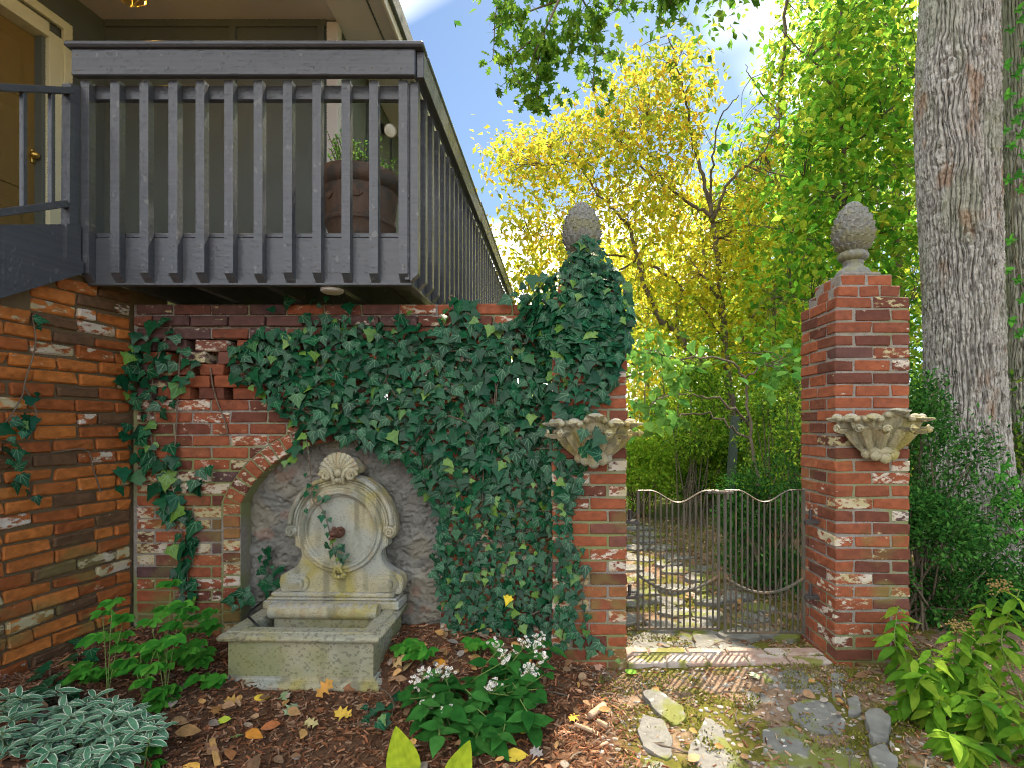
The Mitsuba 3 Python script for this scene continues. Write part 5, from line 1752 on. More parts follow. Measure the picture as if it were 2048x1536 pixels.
iv = thing('wall_ivy', 'thick dark green ivy covering the fountain wall and the left pillar', 'ivy')
main = [(470, 700), (520, 668), (590, 672), (640, 640), (690, 636), (760, 668), (800, 655), (815, 640), (845, 668), (880, 668), (890, 625), (945, 622), (965, 660), (1035, 640), (1060, 660), (1104, 660), (1250, 640), (1252, 700), (1232, 752), (1205, 790), (1185, 838),
        (1120, 846), (1120, 920), (1165, 935), (1158, 985), (1142, 1030), (1140, 1075), (1160, 1120), (1158, 1180), (1150, 1240), (1130, 1292), (1060, 1320), (985, 1295), (905, 1258), (878, 1190), (868, 1110), (884, 1050), (862, 1000), (842, 985), (828, 930), (800, 912), (772, 925), (742, 900),
        (700, 888), (660, 872), (612, 880), (605, 900), (572, 935), (580, 905), (606, 868), (575, 835), (535, 800), (505, 772), (478, 765), (462, 735)]
sp_ = lambda px, py: 10.2 - 2.0 * float(ss(950, 1150, py)) * float(ss(820, 900, px)) + 2 * R.random()
sz_ = lambda px, py: .072 - .020 * float(ss(930, 1080, py)) * float(ss(820, 900, px))
pix = fill(main, sp_)
ivy_leaves(iv, pix, s_wall, sz_, most=230)
pix2 = fill(main, lambda px, py: 14.)                         # an under layer, close to the wall
pos, nr = ivy_leaves(iv, pix2, s_wall, lambda a, b: .8 * sz_(a, b), most=0, lift=(-.005, .015))
mound = [(1140, 525), (1150, 500), (1160, 492), (1200, 496), (1208, 540), (1232, 556), (1250, 590), (1254, 640), (1250, 700), (1100, 700), (1060, 660), (1048, 615), (1075, 588), (1105, 560)]
pix3 = np.vstack([fill(mound, lambda px, py: 9.5), fill(mound, lambda px, py: 11.), fill(mound, lambda px, py: 12.)])
ivy_leaves(iv, pix3, s_mound, lambda a, b: .056 + .016 * float(ss(510, 620, b)), most=70, lift=(.0, .05))
tall = [(1160, 540), (1185, 540), (1185, 490), (1170, 470), (1155, 500)]
ivy_leaves(iv, np.vstack([fill(tall, lambda a, b: 9.), fill([(1130, 560), (1150, 530), (1215, 530), (1240, 560)], lambda a, b: 9.)]), lambda px, py: (P(px, py, 2.98), WALL_N), lambda a, b: .05, most=0)
# loose shoots: on the wall head, the right pillar face and under the deck
shoots = [(905, 605), (915, 612), (930, 615), (945, 610), (890, 640), (920, 640), (935, 650), (1010, 603), (1030, 590), (1050, 600), (1045, 575), (1065, 565), (1085, 560), (820, 628), (805, 640), (835, 655), (760, 655), (742, 640), (700, 618), (640, 612), (545, 620), (580, 605), (615, 640), (655, 600), (625, 600),
          (1240, 560), (1255, 575), (1258, 600), (1262, 650), (1252, 690), (1225, 770), (1210, 800), (1165, 1100), (1170, 1140), (1162, 1190), (1168, 1215), (1175, 1235), (1165, 1250), (1172, 1262), (1178, 1275), (1190, 1290), (1205, 1298), (1220, 1305), (1150, 1270), (1160, 1285), (1180, 1306), (1235, 1318), (1195, 880), (1180, 890), (1168, 900), (1188, 905), (1165, 870), (1192, 862)]
ivy_leaves(iv, np.array(shoots, float), lambda px, py: (P(px, py, (2.68 if 1160 <= px <= 1196 and 858 < py < 910 else PF - .02 if px > 1104 else WY - .03)), WALL_N), lambda a, b: .062 if b > 1050 else .075, most=0, lift=(.0, .03))
ln_ = []
for _ in range(46):
    a = pix2[R.integers(len(pix2))]
    q = [s_wall(*a)[0] - [0, .015, 0]]
    h = U(0, 2 * math.pi)
    for k in range(5):
        h += R.normal(0, .5)
        a = a + 45 * np.array([math.cos(h), math.sin(h)])
        if not Polygon(main).contains(Point(*a)):
            break
        q.append(s_wall(*a)[0] - [0, U(.01, .03), 0])
    if len(q) > 2:
        ln_.append(q)
ln_ += [[P(955, 640, WY - .03), P(900, 600, WY - .04), P(905, 590, WY - .05)], [P(1172, 1130, PF - .01), P(1165, 1200, PF - .012), P(1178, 1270, PF - .012), P(1225, 1310, PF - .02)]]
stems(iv, ln_)

il = thing('corner_ivy', 'loose dark ivy strand hanging down the corner between the two brick walls', 'ivy')
cpoly = [(262, 690), (300, 655), (345, 640), (360, 690), (388, 700), (402, 722), (392, 770), (360, 800), (330, 845), (292, 860), (262, 828), (240, 800), (233, 765), (238, 715)]


def s_corner(px, py):
    if px < 268:
        return P(px, py, F / (.3632 * (1243 - px))) + n3 * .01, n3
    return P(px, py, WY - .01), WALL_N


pix = [fill(cpoly, lambda a, b: 19.)]
for (ax_, ay), (bx_, by), w, k in (((300, 850), (292, 925), 26, 8), ((292, 925), (335, 985), 34, 13), ((335, 985), (365, 1060), 30, 15), ((365, 1060), (372, 1110), 28, 10), ((372, 1110), (378, 1165), 24, 7), ((350, 870), (345, 960), 18, 6), ((395, 980), (420, 940), 10, 5), ((378, 1165), (372, 1230), 26, 8), ((240, 760), (238, 990), 10, 6)):
    t = R.random(k)[:, None]
    pix.append(np.array([ax_, ay]) * (1 - t) + np.array([bx_, by]) * t + R.normal(0, w * .5, (k, 2)))
pix = np.vstack(pix)
ivy_leaves(il, pix, s_corner, lambda a, b: .085 if b < 1000 else .092, lift=(.01, .05))
stems(il, [[P(*q, WY - .015) for q in ((345, 640), (310, 740), (300, 860), (330, 980), (368, 1090), (378, 1230))], [P(*q, WY - .02) for q in ((360, 700), (352, 860), (345, 960))], [P(*q, WY - .01) for q in ((420, 735), (430, 790), (455, 860), (440, 870))]])

il2 = thing('left_wall_ivy', 'sparse ivy trailing down the orange brick wall at the left edge', 'ivy')
lwp = [(8, 860), (20, 845), (35, 850), (45, 862), (55, 845), (30, 870), (12, 880), (50, 800), (66, 790), (10, 905), (24, 910), (40, 905), (30, 930), (8, 925), (42, 960), (50, 985), (30, 975), (62, 1000), (66, 655), (72, 640), (48, 842), (20, 890)]
ivy_leaves(il2, np.array(lwp, float), lambda px, py: (LW(px, py, .012), n3), lambda a, b: .062, lift=(.0, .03))
stems(il2, [[LW(*q, .008) for q in ((62, 630), (68, 690), (48, 760), (42, 790), (20, 830), (2, 850))], [LW(*q, .008) for q in ((45, 770), (60, 800), (70, 830), (50, 850))], [LW(*q, .006) for q in ((100, 905), (170, 900), (185, 940), (200, 985))]], .0032)

il3 = thing('fountain_ivy', 'thin ivy strand trailing over the medallion of the fountain', 'ivy')
fpix = [(612, 890), (618, 905), (611, 950), (618, 972), (634, 975), (614, 988), (628, 988), (640, 998), (646, 1003), (655, 997), (614, 1022), (648, 1026), (644, 1037), (660, 1040), (652, 1052), (655, 1070), (666, 1080), (655, 1092), (664, 1107), (680, 1091), (685, 1096), (680, 1112), (690, 1116), (697, 1110), (686, 1122), (676, 1118), (671, 1100)]
ivy_leaves(il3, np.array(fpix, float), lambda px, py: (P(px, py, 2.995 - (.03 if py > 1030 else 0)), WALL_N), lambda a, b: .042, lift=(.0, .015))
stems(il3, [[P(*q, 2.985) for q in ((612, 870), (620, 930), (626, 1000), (640, 1012), (650, 1030), (657, 1055), (663, 1080), (672, 1115))]], .0028)

il4 = thing('niche_ivy', 'small green ivy growing up the grey render left of the fountain', 'ivy')
npix = [(531, 1098), (538, 1105), (525, 1115), (540, 1116), (533, 1126), (548, 1132), (560, 1140), (551, 1146), (566, 1135), (530, 1140), (540, 1158), (528, 1170), (538, 1178), (548, 1172), (560, 1165), (536, 1195), (545, 1202), (556, 1190), (462, 1195), (480, 1185), (500, 1190), (505, 1200), (488, 1205), (470, 1215), (456, 1200), (492, 1180)]
ivy_leaves(il4, np.array(npix, float), lambda px, py: (P(px, py, 3.12 if px > 515 else 3.02), WALL_N), lambda a, b: .062, lift=(.0, .03))
stems(il4, [[P(*q, 3.13) for q in ((533, 1095), (538, 1130), (535, 1170), (525, 1210), (500, 1235))], [P(*q, 3.03) for q in ((450, 1205), (480, 1190), (505, 1215))]], .003)
# ---------------------------------------------------------------- plants in the bed
def gp(px, py, dz=0.0):
    """The point of the ground (plus dz) that stands at this pixel."""
    Y = 2.4
    for _ in range(30):
        x = (px - CX) * Y / F
        z = float(gz(x, Y)) + dz
        Y = min(4.0, max(1.3, .5 * Y + .5 * (EYE - z) * F / (py - CY)))
    return np.array([(px - CX) * Y / F, Y, float(gz((px - CX) * Y / F, Y)) + dz])


def stem_plant(key, foot, tip, nl, lo, hi, tpl, size, cols, mat='leaf_thick', droop=.35, r=.0035, whorl=2, bend=.06, most=300, acc=None):
    foot, tip = np.asarray(foot, float), np.asarray(tip, float)
    q = spline([foot, foot * .45 + tip * .55 + R.normal(0, bend, 3) * [1, 1, .2], tip], 8)
    add(key + '__stem', tube(q, np.linspace(r, r * .6, len(q)), 6), 'm_greenstem', smooth=True)
    t = np.repeat(np.linspace(lo, hi, max(1, nl // whorl)), whorl)
    n = len(t)
    p = np.array([[np.interp(a, np.linspace(0, 1, len(q)), q[:, k]) for k in range(3)] for a in t])
    ang = np.repeat(np.arange(n // whorl) * 1.65 + U(0, 6), whorl) + np.tile(np.arange(whorl) * 2 * math.pi / whorl, n // whorl) + R.normal(0, .2, n)
    e = U(-.25, .45, n) + .5 * (t - .5)
    ax = np.c_[np.cos(ang) * np.cos(e), np.sin(ang) * np.cos(e), np.sin(e) - droop * .5]
    nr = np.tile([0, -.25, 1.0], (n, 1)) + R.normal(0, .2, (n, 3))
    sz = size * U(.75, 1.2, n) * (1 - .35 * np.abs(t - .55))
    acc.append((p, unit(ax), unit(nr), sz, palette(cols, n, .16)))


scene['m_greenstem'] = two(principled((.14, .20, .05), .6, .3))
SERR = blade(np.linspace(0, 1, 9), [0, .20, .27, .285, .26, .21, .145, .07, 0], .16, .25, .012)
PHL = blade([0, .12, .3, .5, .7, .87, 1], [0, .10, .17, .19, .15, .075, 0], .22, .35)

# palmate seedlings in the left corner
PAL = [(.04, .20, .025), (.06, .26, .03), (.10, .32, .04)]
vlist = [((215, 1395), [(225, 1200), (250, 1232), (205, 1222)], 'bright green palmate seedling nearest the orange wall'),
         ((330, 1400), [(342, 1162), (330, 1212), (300, 1240), (365, 1205)], 'tallest bright green palmate seedling in the corner under the ivy strand'),
         ((365, 1330), [(402, 1228), (420, 1240), (380, 1215)], 'bright green palmate seedling between the corner and the fountain basin'),
         ((285, 1400), [(280, 1290), (318, 1282), (255, 1285), (300, 1305)], 'spreading palmate seedling in front of the tallest one'),
         ((190, 1360), [(215, 1345), (180, 1340), (240, 1338), (155, 1325)], 'low palmate seedling at the foot of the orange wall'),
         ((370, 1345), [(352, 1310), (385, 1318), (400, 1280), (415, 1300)], 'low palmate seedling left of the basin corner'),
         ((330, 1405), [(325, 1380), (345, 1398), (310, 1400)], 'small palmate seedling rooted in the open mulch'),
         ((425, 1372), [(418, 1352), (438, 1358), (402, 1362)], 'small palmate seedling touching the foot of the fountain'),
         ((845, 1330), [(825, 1278), (845, 1300), (808, 1290)], 'small palmate seedling right of the fountain basin'),
         ((960, 1310), [(945, 1278), (975, 1285), (960, 1315)], 'palmate seedling under the ivy behind the white flowers'),
         ((280, 1530), [(270, 1520), (300, 1528), (250, 1532)], 'tiny green seedling at the bottom edge in the mulch')]
for foot, tops, lab in vlist:
    key = thing('creeper_seedling', lab, 'plant', 'palmate green seedlings in the bed')
    acc = []
    f0 = gp(*foot)
    for (a, b) in tops:
        tp = P(a, b, min(f0[1] + U(-.05, .12), 3.0))
        q = spline([f0, (f0 + tp) / 2 + [0, 0, .03], tp], 6)
        add(key + '__stem', tube(q, .0018, 5), 'm_greenstem', smooth=True)
        for c_ in [tp] + [q[int(len(q) * u)] + R.normal(0, .04, 3) * [1, 1, .3] for u in (U(.3, .6), U(.6, .95))]:
            h = U(-.6, .6) - math.pi / 2
            for k in range(5):
                an = h + (k - 2) * .62
                d = np.array([math.cos(an), math.sin(an), -.12 + R.normal(0, .12)])
                acc.append((c_, unit(d), unit(np.array([0, -.55, 1]) + R.normal(0, .15, 3)), (.085 - .012 * abs(k - 2)) * U(.75, 1.1), palette(PAL, 1, .12)[0]))
    leaf_parts(key, OVATE, np.array([a[0] for a in acc]), np.array([a[1] for a in acc]), np.array([a[2] for a in acc]), np.array([a[3] for a in acc]), M['leaf_thick'], col=np.array([a[4] for a in acc]))

# ivy on the ground along the left wall and before the fountain
for lab, pts in (('low ground ivy at the foot of the orange wall', [(45, 1395), (60, 1385), (80, 1378), (95, 1365), (112, 1372), (125, 1350), (140, 1360), (30, 1402), (70, 1400), (100, 1392), (118, 1388), (85, 1335), (100, 1322), (110, 1340), (165, 1275), (180, 1290), (172, 1305), (155, 1300), (190, 1270), (20, 1390), (50, 1375), (136, 1380)]),
                 ('small bluish ground ivy in front of the right basin corner', [(735, 1405), (750, 1412), (742, 1422), (760, 1425), (772, 1418), (728, 1428), (755, 1435), (775, 1432), (790, 1388), (800, 1380), (812, 1392), (785, 1402), (765, 1400)])):
    key = thing('ground_ivy', lab, 'ivy', 'ground ivy patches')
    sc_ = .075 if pts[0][0] < 400 else .045
    n = len(pts)
    p = np.array([gp(a, b + 8, U(.03, .07)) for a, b in pts])
    leaf_parts(key, IVY, p, unit(np.c_[R.normal(0, .6, n), U(-1, .1, n), U(-.4, .1, n)]), unit(np.c_[R.normal(0, .25, n), U(-.6, -.1, n), np.ones(n)]), sc_ * U(.75, 1.2, n), M['ivy'], ids=R.integers(0, 400, n).astype(float))
    add(key + '__stem', join([tube([q - [0, 0, .06], q], .002, 4) for q in p]), M['twig'], kind='stuff')

# variegated perennials, bottom left
def variegated(lab, spots):
    key = thing('variegated_plant', lab, 'plant', 'variegated plants at the lower left')
    A = []
    for a, b in [(a_ + e_ * U(-22, 22), b_ + e_ * U(-16, 16)) for a_, b_ in spots for e_ in (0, 1)]:
        Y = 2.02 + (1480 - b) * .0023 + U(-.04, .04)
        c = P(a, b, Y)
        f = np.array([c[0] + U(-.08, .02), c[1] + .03, float(gz(c[0], c[1]))])
        if c[2] < f[2] + .03:
            c[2] = f[2] + U(.04, .10)
        add(key + '__stem', tube(spline([f, (f + c) / 2 + [0, 0, .02], c], 4), .003, 5), 'm_greenstem', smooth=True)
        for k in range(9):
            an = k * 2.4 + U(-.3, .3)
            e = U(.05, .8)
            A.append((c - [0, 0, .012 * (k // 3)], np.array([math.cos(an) * math.cos(e), math.sin(an) * math.cos(e), math.sin(e)]), np.array([-math.cos(an) * .3, -.35 - .3 * math.sin(an), 1.0]), U(.045, .082)))
    leaf_parts(key, VARI, np.array([a[0] for a in A]), unit(np.array([a[1] for a in A])), unit(np.array([a[2] for a in A])), np.array([a[3] for a in A]), M['variegated'], ids=R.integers(0, 400, len(A)).astype(float))


VARI = blade([0, .12, .3, .5, .7, .88, 1], [0, .10, .148, .16, .14, .085, 0], .25, .4, .01)
variegated('variegated white edged plant in the bottom left corner', [(15, 1410), (40, 1440), (10, 1465), (70, 1475), (30, 1500), (95, 1510), (60, 1525), (5, 1520), (90, 1450), (50, 1470), (120, 1480), (15, 1535), (115, 1530)])
variegated('variegated white edged plant second from the bottom left corner', [(115, 1405), (140, 1432), (165, 1420), (150, 1465), (180, 1490), (140, 1510), (175, 1525), (200, 1455), (165, 1445), (205, 1505), (120, 1440), (190, 1535)])
variegated('variegated white edged plant nearest the mulch', [(190, 1395), (225, 1412), (210, 1435), (245, 1440), (265, 1425), (275, 1462), (240, 1475), (290, 1440), (225, 1500), (255, 1505), (300, 1478), (235, 1460)])

# white wood asters in front of the wall
ast = thing('white_aster', 'leafy plant with clusters of small white flowers in front of the ivy', 'flower')
acc = []
heads = [(836, 1363), (848, 1345), (872, 1338), (860, 1358), (892, 1346), (862, 1406), (898, 1420), (955, 1404), (980, 1372), (990, 1366), (993, 1291), (1007, 1310), (1015, 1318), (1048, 1282), (1065, 1290), (1080, 1274), (1085, 1310), (1058, 1332), (1062, 1350), (1050, 1345), (1030, 1300)]
fp, fa = [], []
for a, b in heads:
    Y = 2.30 + (1400 - b) * .0022 + U(-.05, .05)
    tp = P(a, b, Y)
    f = np.array([tp[0] * .55 + .45 * (-.33), tp[1] + .06, .0]); f[2] = float(gz(f[0], f[1]))
    stem_plant(ast, f, tp - [0, 0, .03], 8, .25, .90, SERR, .098, [(.025, .115, .022), (.04, .16, .03), (.06, .20, .04)], acc=acc, whorl=1)
    hm = []
    for k in range(11):
        c = tp + R.normal(0, 1, 3) * [.017, .017, .012]
        hm.append(tube([tp - [0, 0, .035], c], .0009, 3))
        fp.append(c); fa.append(unit(np.array([0, -.4, .8]) + R.normal(0, .4, 3)))
    add(ast + '__stem', join(hm), 'm_greenstem')
for a, b in ((820, 1420), (850, 1440), (880, 1470), (930, 1460), (990, 1440), (1010, 1470), (1040, 1420), (1075, 1400), (960, 1480), (1000, 1490), (905, 1440), (1090, 1370), (930, 1400), (1020, 1380), (850, 1400), (955, 1440), (880, 1435), (1045, 1455)):
    tp = P(a, b - 22, 2.22 + (1440 - b) * .002)
    f = np.array([tp[0] * .7 - .1, tp[1] + .08, 0]); f[2] = float(gz(f[0], f[1]))
    if tp[2] < f[2] + .08:
        tp[2] = f[2] + .1
    stem_plant(ast, f, tp, 6, .45, 1.0, SERR, .105, [(.025, .115, .022), (.04, .16, .03), (.06, .20, .04)], acc=acc, whorl=1)
cat_ = lambda k: np.concatenate([a[k] for a in acc])
leaf_parts(ast, SERR, cat_(0), cat_(1), cat_(2), cat_(3), M['leaf_thick'], col=cat_(4))
fv, ff, fc, n0 = [], [], [], 0
pet = np.array([[0, 0, 0], [.6, .16, .05], [1, 0, 0], [.6, -.16, .05]])
for c, n_ in zip(fp, fa):
    s_ = np.cross(n_, [0, 0.3, 1]); s_ /= np.linalg.norm(s_); t_ = np.cross(n_, s_)
    for k in range(8):
        a = k * math.pi / 4 + U(-.15, .15)
        d = s_ * math.cos(a) + t_ * math.sin(a)
        w = np.cross(n_, d)
        v = c + .0105 * U(.8, 1.1) * (pet[:, :1] * d + pet[:, 1:2] * w + pet[:, 2:] * n_)
        fv.append(v); ff.append(np.array([[0, 1, 2], [0, 2, 3]]) + n0); fc.append(np.tile([.78, .78, .74], (4, 1))); n0 += 4
    v, f = ellipsoid(c + n_ * .001, (.0028, .0028, .0028), 0)
    fv.append(v); ff.append(f + n0); fc.append(np.tile([.42, .30, .10], (len(v), 1))); n0 += len(v)
add(ast + '__flowers', (np.vstack(fv), np.vstack(ff)), M['petal'], color=np.vstack(fc), kind='stuff', label='white clusters of small starry flowers')

# hosta leaves
def hosta_leaf():
    s, w = np.meshgrid(np.linspace(0, 1, 22), np.linspace(-1, 1, 19), indexing='ij')
    half = .345 * np.sin(np.pi * np.clip(s, 0, 1) ** .62) ** .75 * (1 - .15 * s) + .012 * (1 - s)
    y = w * half
    z = .28 * np.abs(y) - .22 * s ** 2 + .019 * np.cos(w * 7 * np.pi) * (1 - w ** 2) * np.sin(np.pi * s) + .02 * np.sin(s * 9) * w ** 2
    v = np.stack([s, y, z], -1).reshape(-1, 3)
    i, j = np.meshgrid(np.arange(21), np.arange(18), indexing='ij')
    k = i * 19 + j
    q = np.stack([k, k + 19, k + 20, k + 1], -1).reshape(-1, 4)
    return v, np.vstack([q[:, [0, 2, 1]], q[:, [0, 3, 2]]])


HOS = hosta_leaf()
for lab, (a, b), (ta, tb), sz in (('yellow green hosta leaf standing upright at the bottom edge', (815, 1560), (790, 1458), .20), ('second smaller hosta leaf with torn edge at the bottom edge', (905, 1570), (938, 1486), .185)):
    key = thing('hosta', lab, 'plant', 'hosta leaves')
    t0, t1 = P(a, b, 2.0), P(ta, tb, 2.03)
    d = unit(t1 - t0)
    m, c = leaves(HOS, [t0], [d], [np.array([.15, -1, .45])], [np.linalg.norm(t1 - t0)], np.array([[.36, .46, .03]]))
    add(key + '__leaf', m, M['leaf_thick'], color=c, smooth=True)
    g = np.array([t0[0] + .01, t0[1] + .02, float(gz(t0[0], t0[1]))])
    add(key + '__stem', tube([g, t0, t0 + d * .02], .004, 6), 'm_greenstem')

# tall leafy perennials on the right
PHC = [(.14, .32, .03), (.20, .40, .04), (.30, .46, .05), (.09, .24, .03)]
groups = [('tall leafy perennial with a brown seed head at the right edge', [(2000, 1180), (2030, 1240), (2045, 1300), (1975, 1215), (2040, 1180)], 2.45, True),
          ('leafy perennial with a brown seed head between the pillar and the right edge', [(1915, 1262), (1945, 1300), (1900, 1320), (1960, 1340)], 2.4, True),
          ('leafy perennial in front of the bare pillar', [(1795, 1215), (1800, 1240)], 2.72, False),
          ('bright leafy perennial below the corner of the bare pillar', [(1830, 1320), (1860, 1300), (1845, 1350), (1880, 1360), (1815, 1345)], 2.35, False),
          ('sunlit leafy perennial at the bottom right', [(1880, 1400), (1920, 1390), (1960, 1400), (2000, 1380), (1940, 1440), (1990, 1450)], 2.2, False),
          ('leafy perennial in the bottom right corner', [(2030, 1400), (2040, 1450), (2010, 1490), (1960, 1490), (1900, 1470), (1920, 1500)], 2.08, False)]
for lab, tops, Y0, seed in groups:
    key = thing('leafy_perennial', lab, 'plant', 'leafy perennials on the right')
    acc = []
    for i, (a, b) in enumerate(tops):
        tp = P(a, b, Y0 + U(-.08, .08))
        f = np.array([tp[0] + U(-.06, .1), tp[1] + U(-.02, .12), 0]); f[2] = float(gz(f[0], f[1]))
        stem_plant(key, f, tp, 20, .2, 1.0, PHL, .112, PHC, acc=acc, droop=.9, r=.0042)
        if seed and i == 0:
            hd = [ellipsoid(tp + R.normal(0, 1, 3) * [.022, .022, .014] + [0, 0, .02], .005 * np.ones(3), 0) for _ in range(60)]
            hv = join(hd)
            add(key + '__seed_head', hv, M['chip'], color=np.tile([.24, .17, .06], (len(hv[0]), 1)), kind='stuff')
    cat_ = lambda k: np.concatenate([a[k] for a in acc])
    leaf_parts(key, PHL, cat_(0), cat_(1), cat_(2), cat_(3), M['leaf'], col=cat_(4))

# creeper on the trunks
for lab, pts, Y in (('green creeper climbing the foot of the massive trunk', [(2010, 930), (2000, 950), (2025, 960), (2030, 985), (2035, 1000), (2015, 1010), (2005, 1030), (2035, 1045), (1955, 1055), (1975, 1060), (2010, 1075), (2030, 1070), (1945, 1050), (1990, 1000), (2000, 1085)], 4.72),
                    ('bright green creeper on the narrower trunk at the right edge', [(2035, 20), (2040, 40), (2020, 60), (2045, 90), (2010, 130), (2030, 150), (2042, 130), (2015, 190), (2035, 210), (2045, 230), (2010, 260), (2030, 240), (2040, 270), (2020, 290), (2045, 310), (2015, 360), (2035, 350), (2040, 380), (2020, 480), (2010, 540), (2035, 560), (2042, 600), (2020, 640), (2035, 670), (2045, 660)], 5.85)):
    key = thing('trunk_creeper', lab, 'creeper', 'creepers on the trunks')
    A = []
    for a, b in pts:
        c = P(a, b, Y)
        h = U(0, 6.3)
        for k in range(5):
            an = h + k * 1.25
            A.append((c, np.array([math.cos(an), -.35, math.sin(an) * .7 - .2]), np.array([R.normal(0, .2), -1, .6]), U(.06, .10)))
    n = len(A)
    leaf_parts(key, OVATE, np.array([a[0] for a in A]), unit(np.array([a[1] for a in A])), unit(np.array([a[2] for a in A])), np.array([a[3] for a in A]), M['leaf_thick'], col=palette([(.05, .20, .03), (.09, .28, .04)], n, .15))
    o = sorted(pts, key=lambda q: q[1])
    add(key + '__stem', tube(spline([P(a + U(-6, 6), b, Y + .03) for a, b in o[::3]], 5), .006, 5), M['twig'])
# ---------------------------------------------------------------- bark mulch, litter, fallen leaves
def chips(n, where, size, cols, lift=.0):
    """n wedge shaped chips lying on the ground."""
    q = where(n)
    n = len(q)
    B = np.array([[-1, -.5, 0], [1, -.4, 0], [.9, .5, 0], [-1, .45, 0], [-.8, -.35, 1], [.85, -.3, .8], [.7, .3, 1], [-.9, .3, .7]]) * [.5, .5, 1]
    Fq = np.array([[4, 5, 6], [4, 6, 7], [0, 1, 5], [0, 5, 4], [1, 2, 6], [1, 6, 5], [2, 3, 7], [2, 7, 6], [3, 0, 4], [3, 4, 7]])
    L, W, H = U(*size, n), None, None
    W, H = L * U(.2, .55, n), L * U(.08, .2, n)
    a = U(0, 6.283, n); tx, ty = R.normal(0, .28, n), R.normal(0, .28, n)
    v = B[None] * np.stack([L, W, H], -1)[:, None]
    x = v[..., 0] * np.cos(a)[:, None] - v[..., 1] * np.sin(a)[:, None]
    y = v[..., 0] * np.sin(a)[:, None] + v[..., 1] * np.cos(a)[:, None]
    z = v[..., 2] + x * tx[:, None] + y * ty[:, None]
    g = ground_z(q[:, 0], q[:, 1]) + U(0, .012, n) + lift
    v = np.stack([x + q[:, :1], y + q[:, 1:2], z + g[:, None]], -1)
    f = Fq[None] + (np.arange(n) * 8)[:, None, None]
    return (v.reshape(-1, 3), f.reshape(-1, 3)), np.repeat(palette(cols, n, .35), 8, axis=0)


def bed(n):
    x, y = U(-2.6, .75, n), U(1.75, 3.2, n)
    k = (x < .25 + .12 * R.normal(0, 1, n)) & ~((x > -1.6) & (x < -.88) & (y > 2.68))
    k &= (x > LC[0] - .1324 * (WY - y) + .01) & (y < WY + .08)
    return np.c_[x, y][k]


MUL = [(.14, .050, .024), (.19, .075, .036), (.09, .035, .02), (.24, .115, .06), (.30, .19, .12)]
m, c = chips(17000, bed, (.012, .042), MUL)
k = add('bark_mulch', m, M['chip'], color=c); tag(k, 'red brown shredded bark mulch covering the bed', 'mulch', None, 'stuff')


def verge(n):
    x, y = U(.15, 2.6, n), U(1.9, 3.3, n)
    k = (R.random(n) < .35 + .65 * ((x > 1.35) | (x < .35))) & ~((x > PRX) & (x < PRX + PW) & (y > PF)) & ~((x > .4) & (x < 1.55) & (y > 2.9) & (y < 3.13))
    return np.c_[x, y][k]


def beyond(n):
    x, y = U(.3, 3.2, n), U(3.15, 7.5, n)
    return np.c_[x, y][R.random(n) < .25 + .75 * (x > 1.2)]


m1, c1 = chips(7000, verge, (.008, .035), MUL + [(.36, .27, .19), (.28, .20, .14)])
m2, c2 = chips(6000, beyond, (.015, .06), [(.20, .11, .06), (.30, .20, .12), (.12, .06, .03), (.36, .27, .17)])
lp = np.vstack([np.c_[U(-2.1, .3, 150), U(2.0, 2.95, 150)], np.c_[R.normal(-.55, .22, 130), R.normal(2.78, .16, 130)], np.c_[U(.9, 2.4, 150), U(3.2, 5.5, 150)], np.c_[U(.5, 2.0, 40), U(2.0, 2.8, 40)]])
lp = lp[~((lp[:, 0] > -1.65) & (lp[:, 0] < -.83) & (lp[:, 1] > 2.6)) & ~((lp[:, 0] > PRX) & (lp[:, 0] < PRX + PW) & (lp[:, 1] > PF)) & (lp[:, 1] < np.where(lp[:, 0] < .42, 3.0, 9))]
n = len(lp)
m3, c3 = leaves(OVATE, np.c_[lp, ground_z(lp[:, 0], lp[:, 1]) + U(.016, .035, n)], unit(randdir(n) * [1, 1, .35]), unit(randdir(n) * .6 + [0, -.2, 1]), U(.03, .075, n), palette([(.24, .13, .07), (.32, .20, .11), (.16, .09, .05), (.27, .24, .21), (.42, .24, .08)], n))
k = add('leaf_litter', join([m1, m2, m3]), M['chip'], color=np.vstack([c1, c2, c3])); tag(k, 'brown leaf crumbs and wood bits scattered over the path', 'litter', None, 'stuff')
# moss cushions on the path
n = 20000
q = np.c_[U(.25, 1.6, n), U(2.0, 3.9, n)]
w = meshkit.fbm(np.c_[q * 5.5, 0 * q[:, :1] + 3], 3, 5)
q = q[(w > .50)]; n = len(q)
p = np.c_[q, ground_z(q[:, 0], q[:, 1]) + U(.002, .010, n)]
m, c = leaves(TINY, p, unit(randdir(n) * [1, 1, .3] + [0, 0, .8]), randdir(n), U(.008, .018, n), palette([(.08, .095, .012), (.14, .15, .02), (.20, .19, .03), (.12, .09, .03)], n))
k = add('moss', m, M['chip'], color=c); tag(k, 'yellow green moss cushions between the flagstones', 'moss', None, 'stuff')
# grit and small stones on the path
n = 900
q = np.c_[U(.2, 1.7, n), U(1.95, 2.9, n)]
P0 = trimesh.creation.icosphere(subdivisions=0)
sz3 = (U(.003, .011, n) ** 1.0)[:, None, None] * U(.7, 1.3, (n, 1, 3)) * [1.2, 1.0, .6]
pv = np.array(P0.vertices)[None] * sz3 * U(.8, 1.2, (n, 12, 1)) + np.c_[q, ground_z(q[:, 0], q[:, 1]) + .002][:, None]
pf = np.array(P0.faces)[None] + (np.arange(n) * 12)[:, None, None]
k = add('grit', (pv.reshape(-1, 3), pf.reshape(-1, 3)), M['chip'], color=np.repeat(palette([(.30, .29, .27), (.20, .19, .17), (.42, .38, .33), (.24, .17, .12)], n), 12, axis=0)); tag(k, 'small pale stones and grit trodden into the path', 'grit', None, 'stuff')
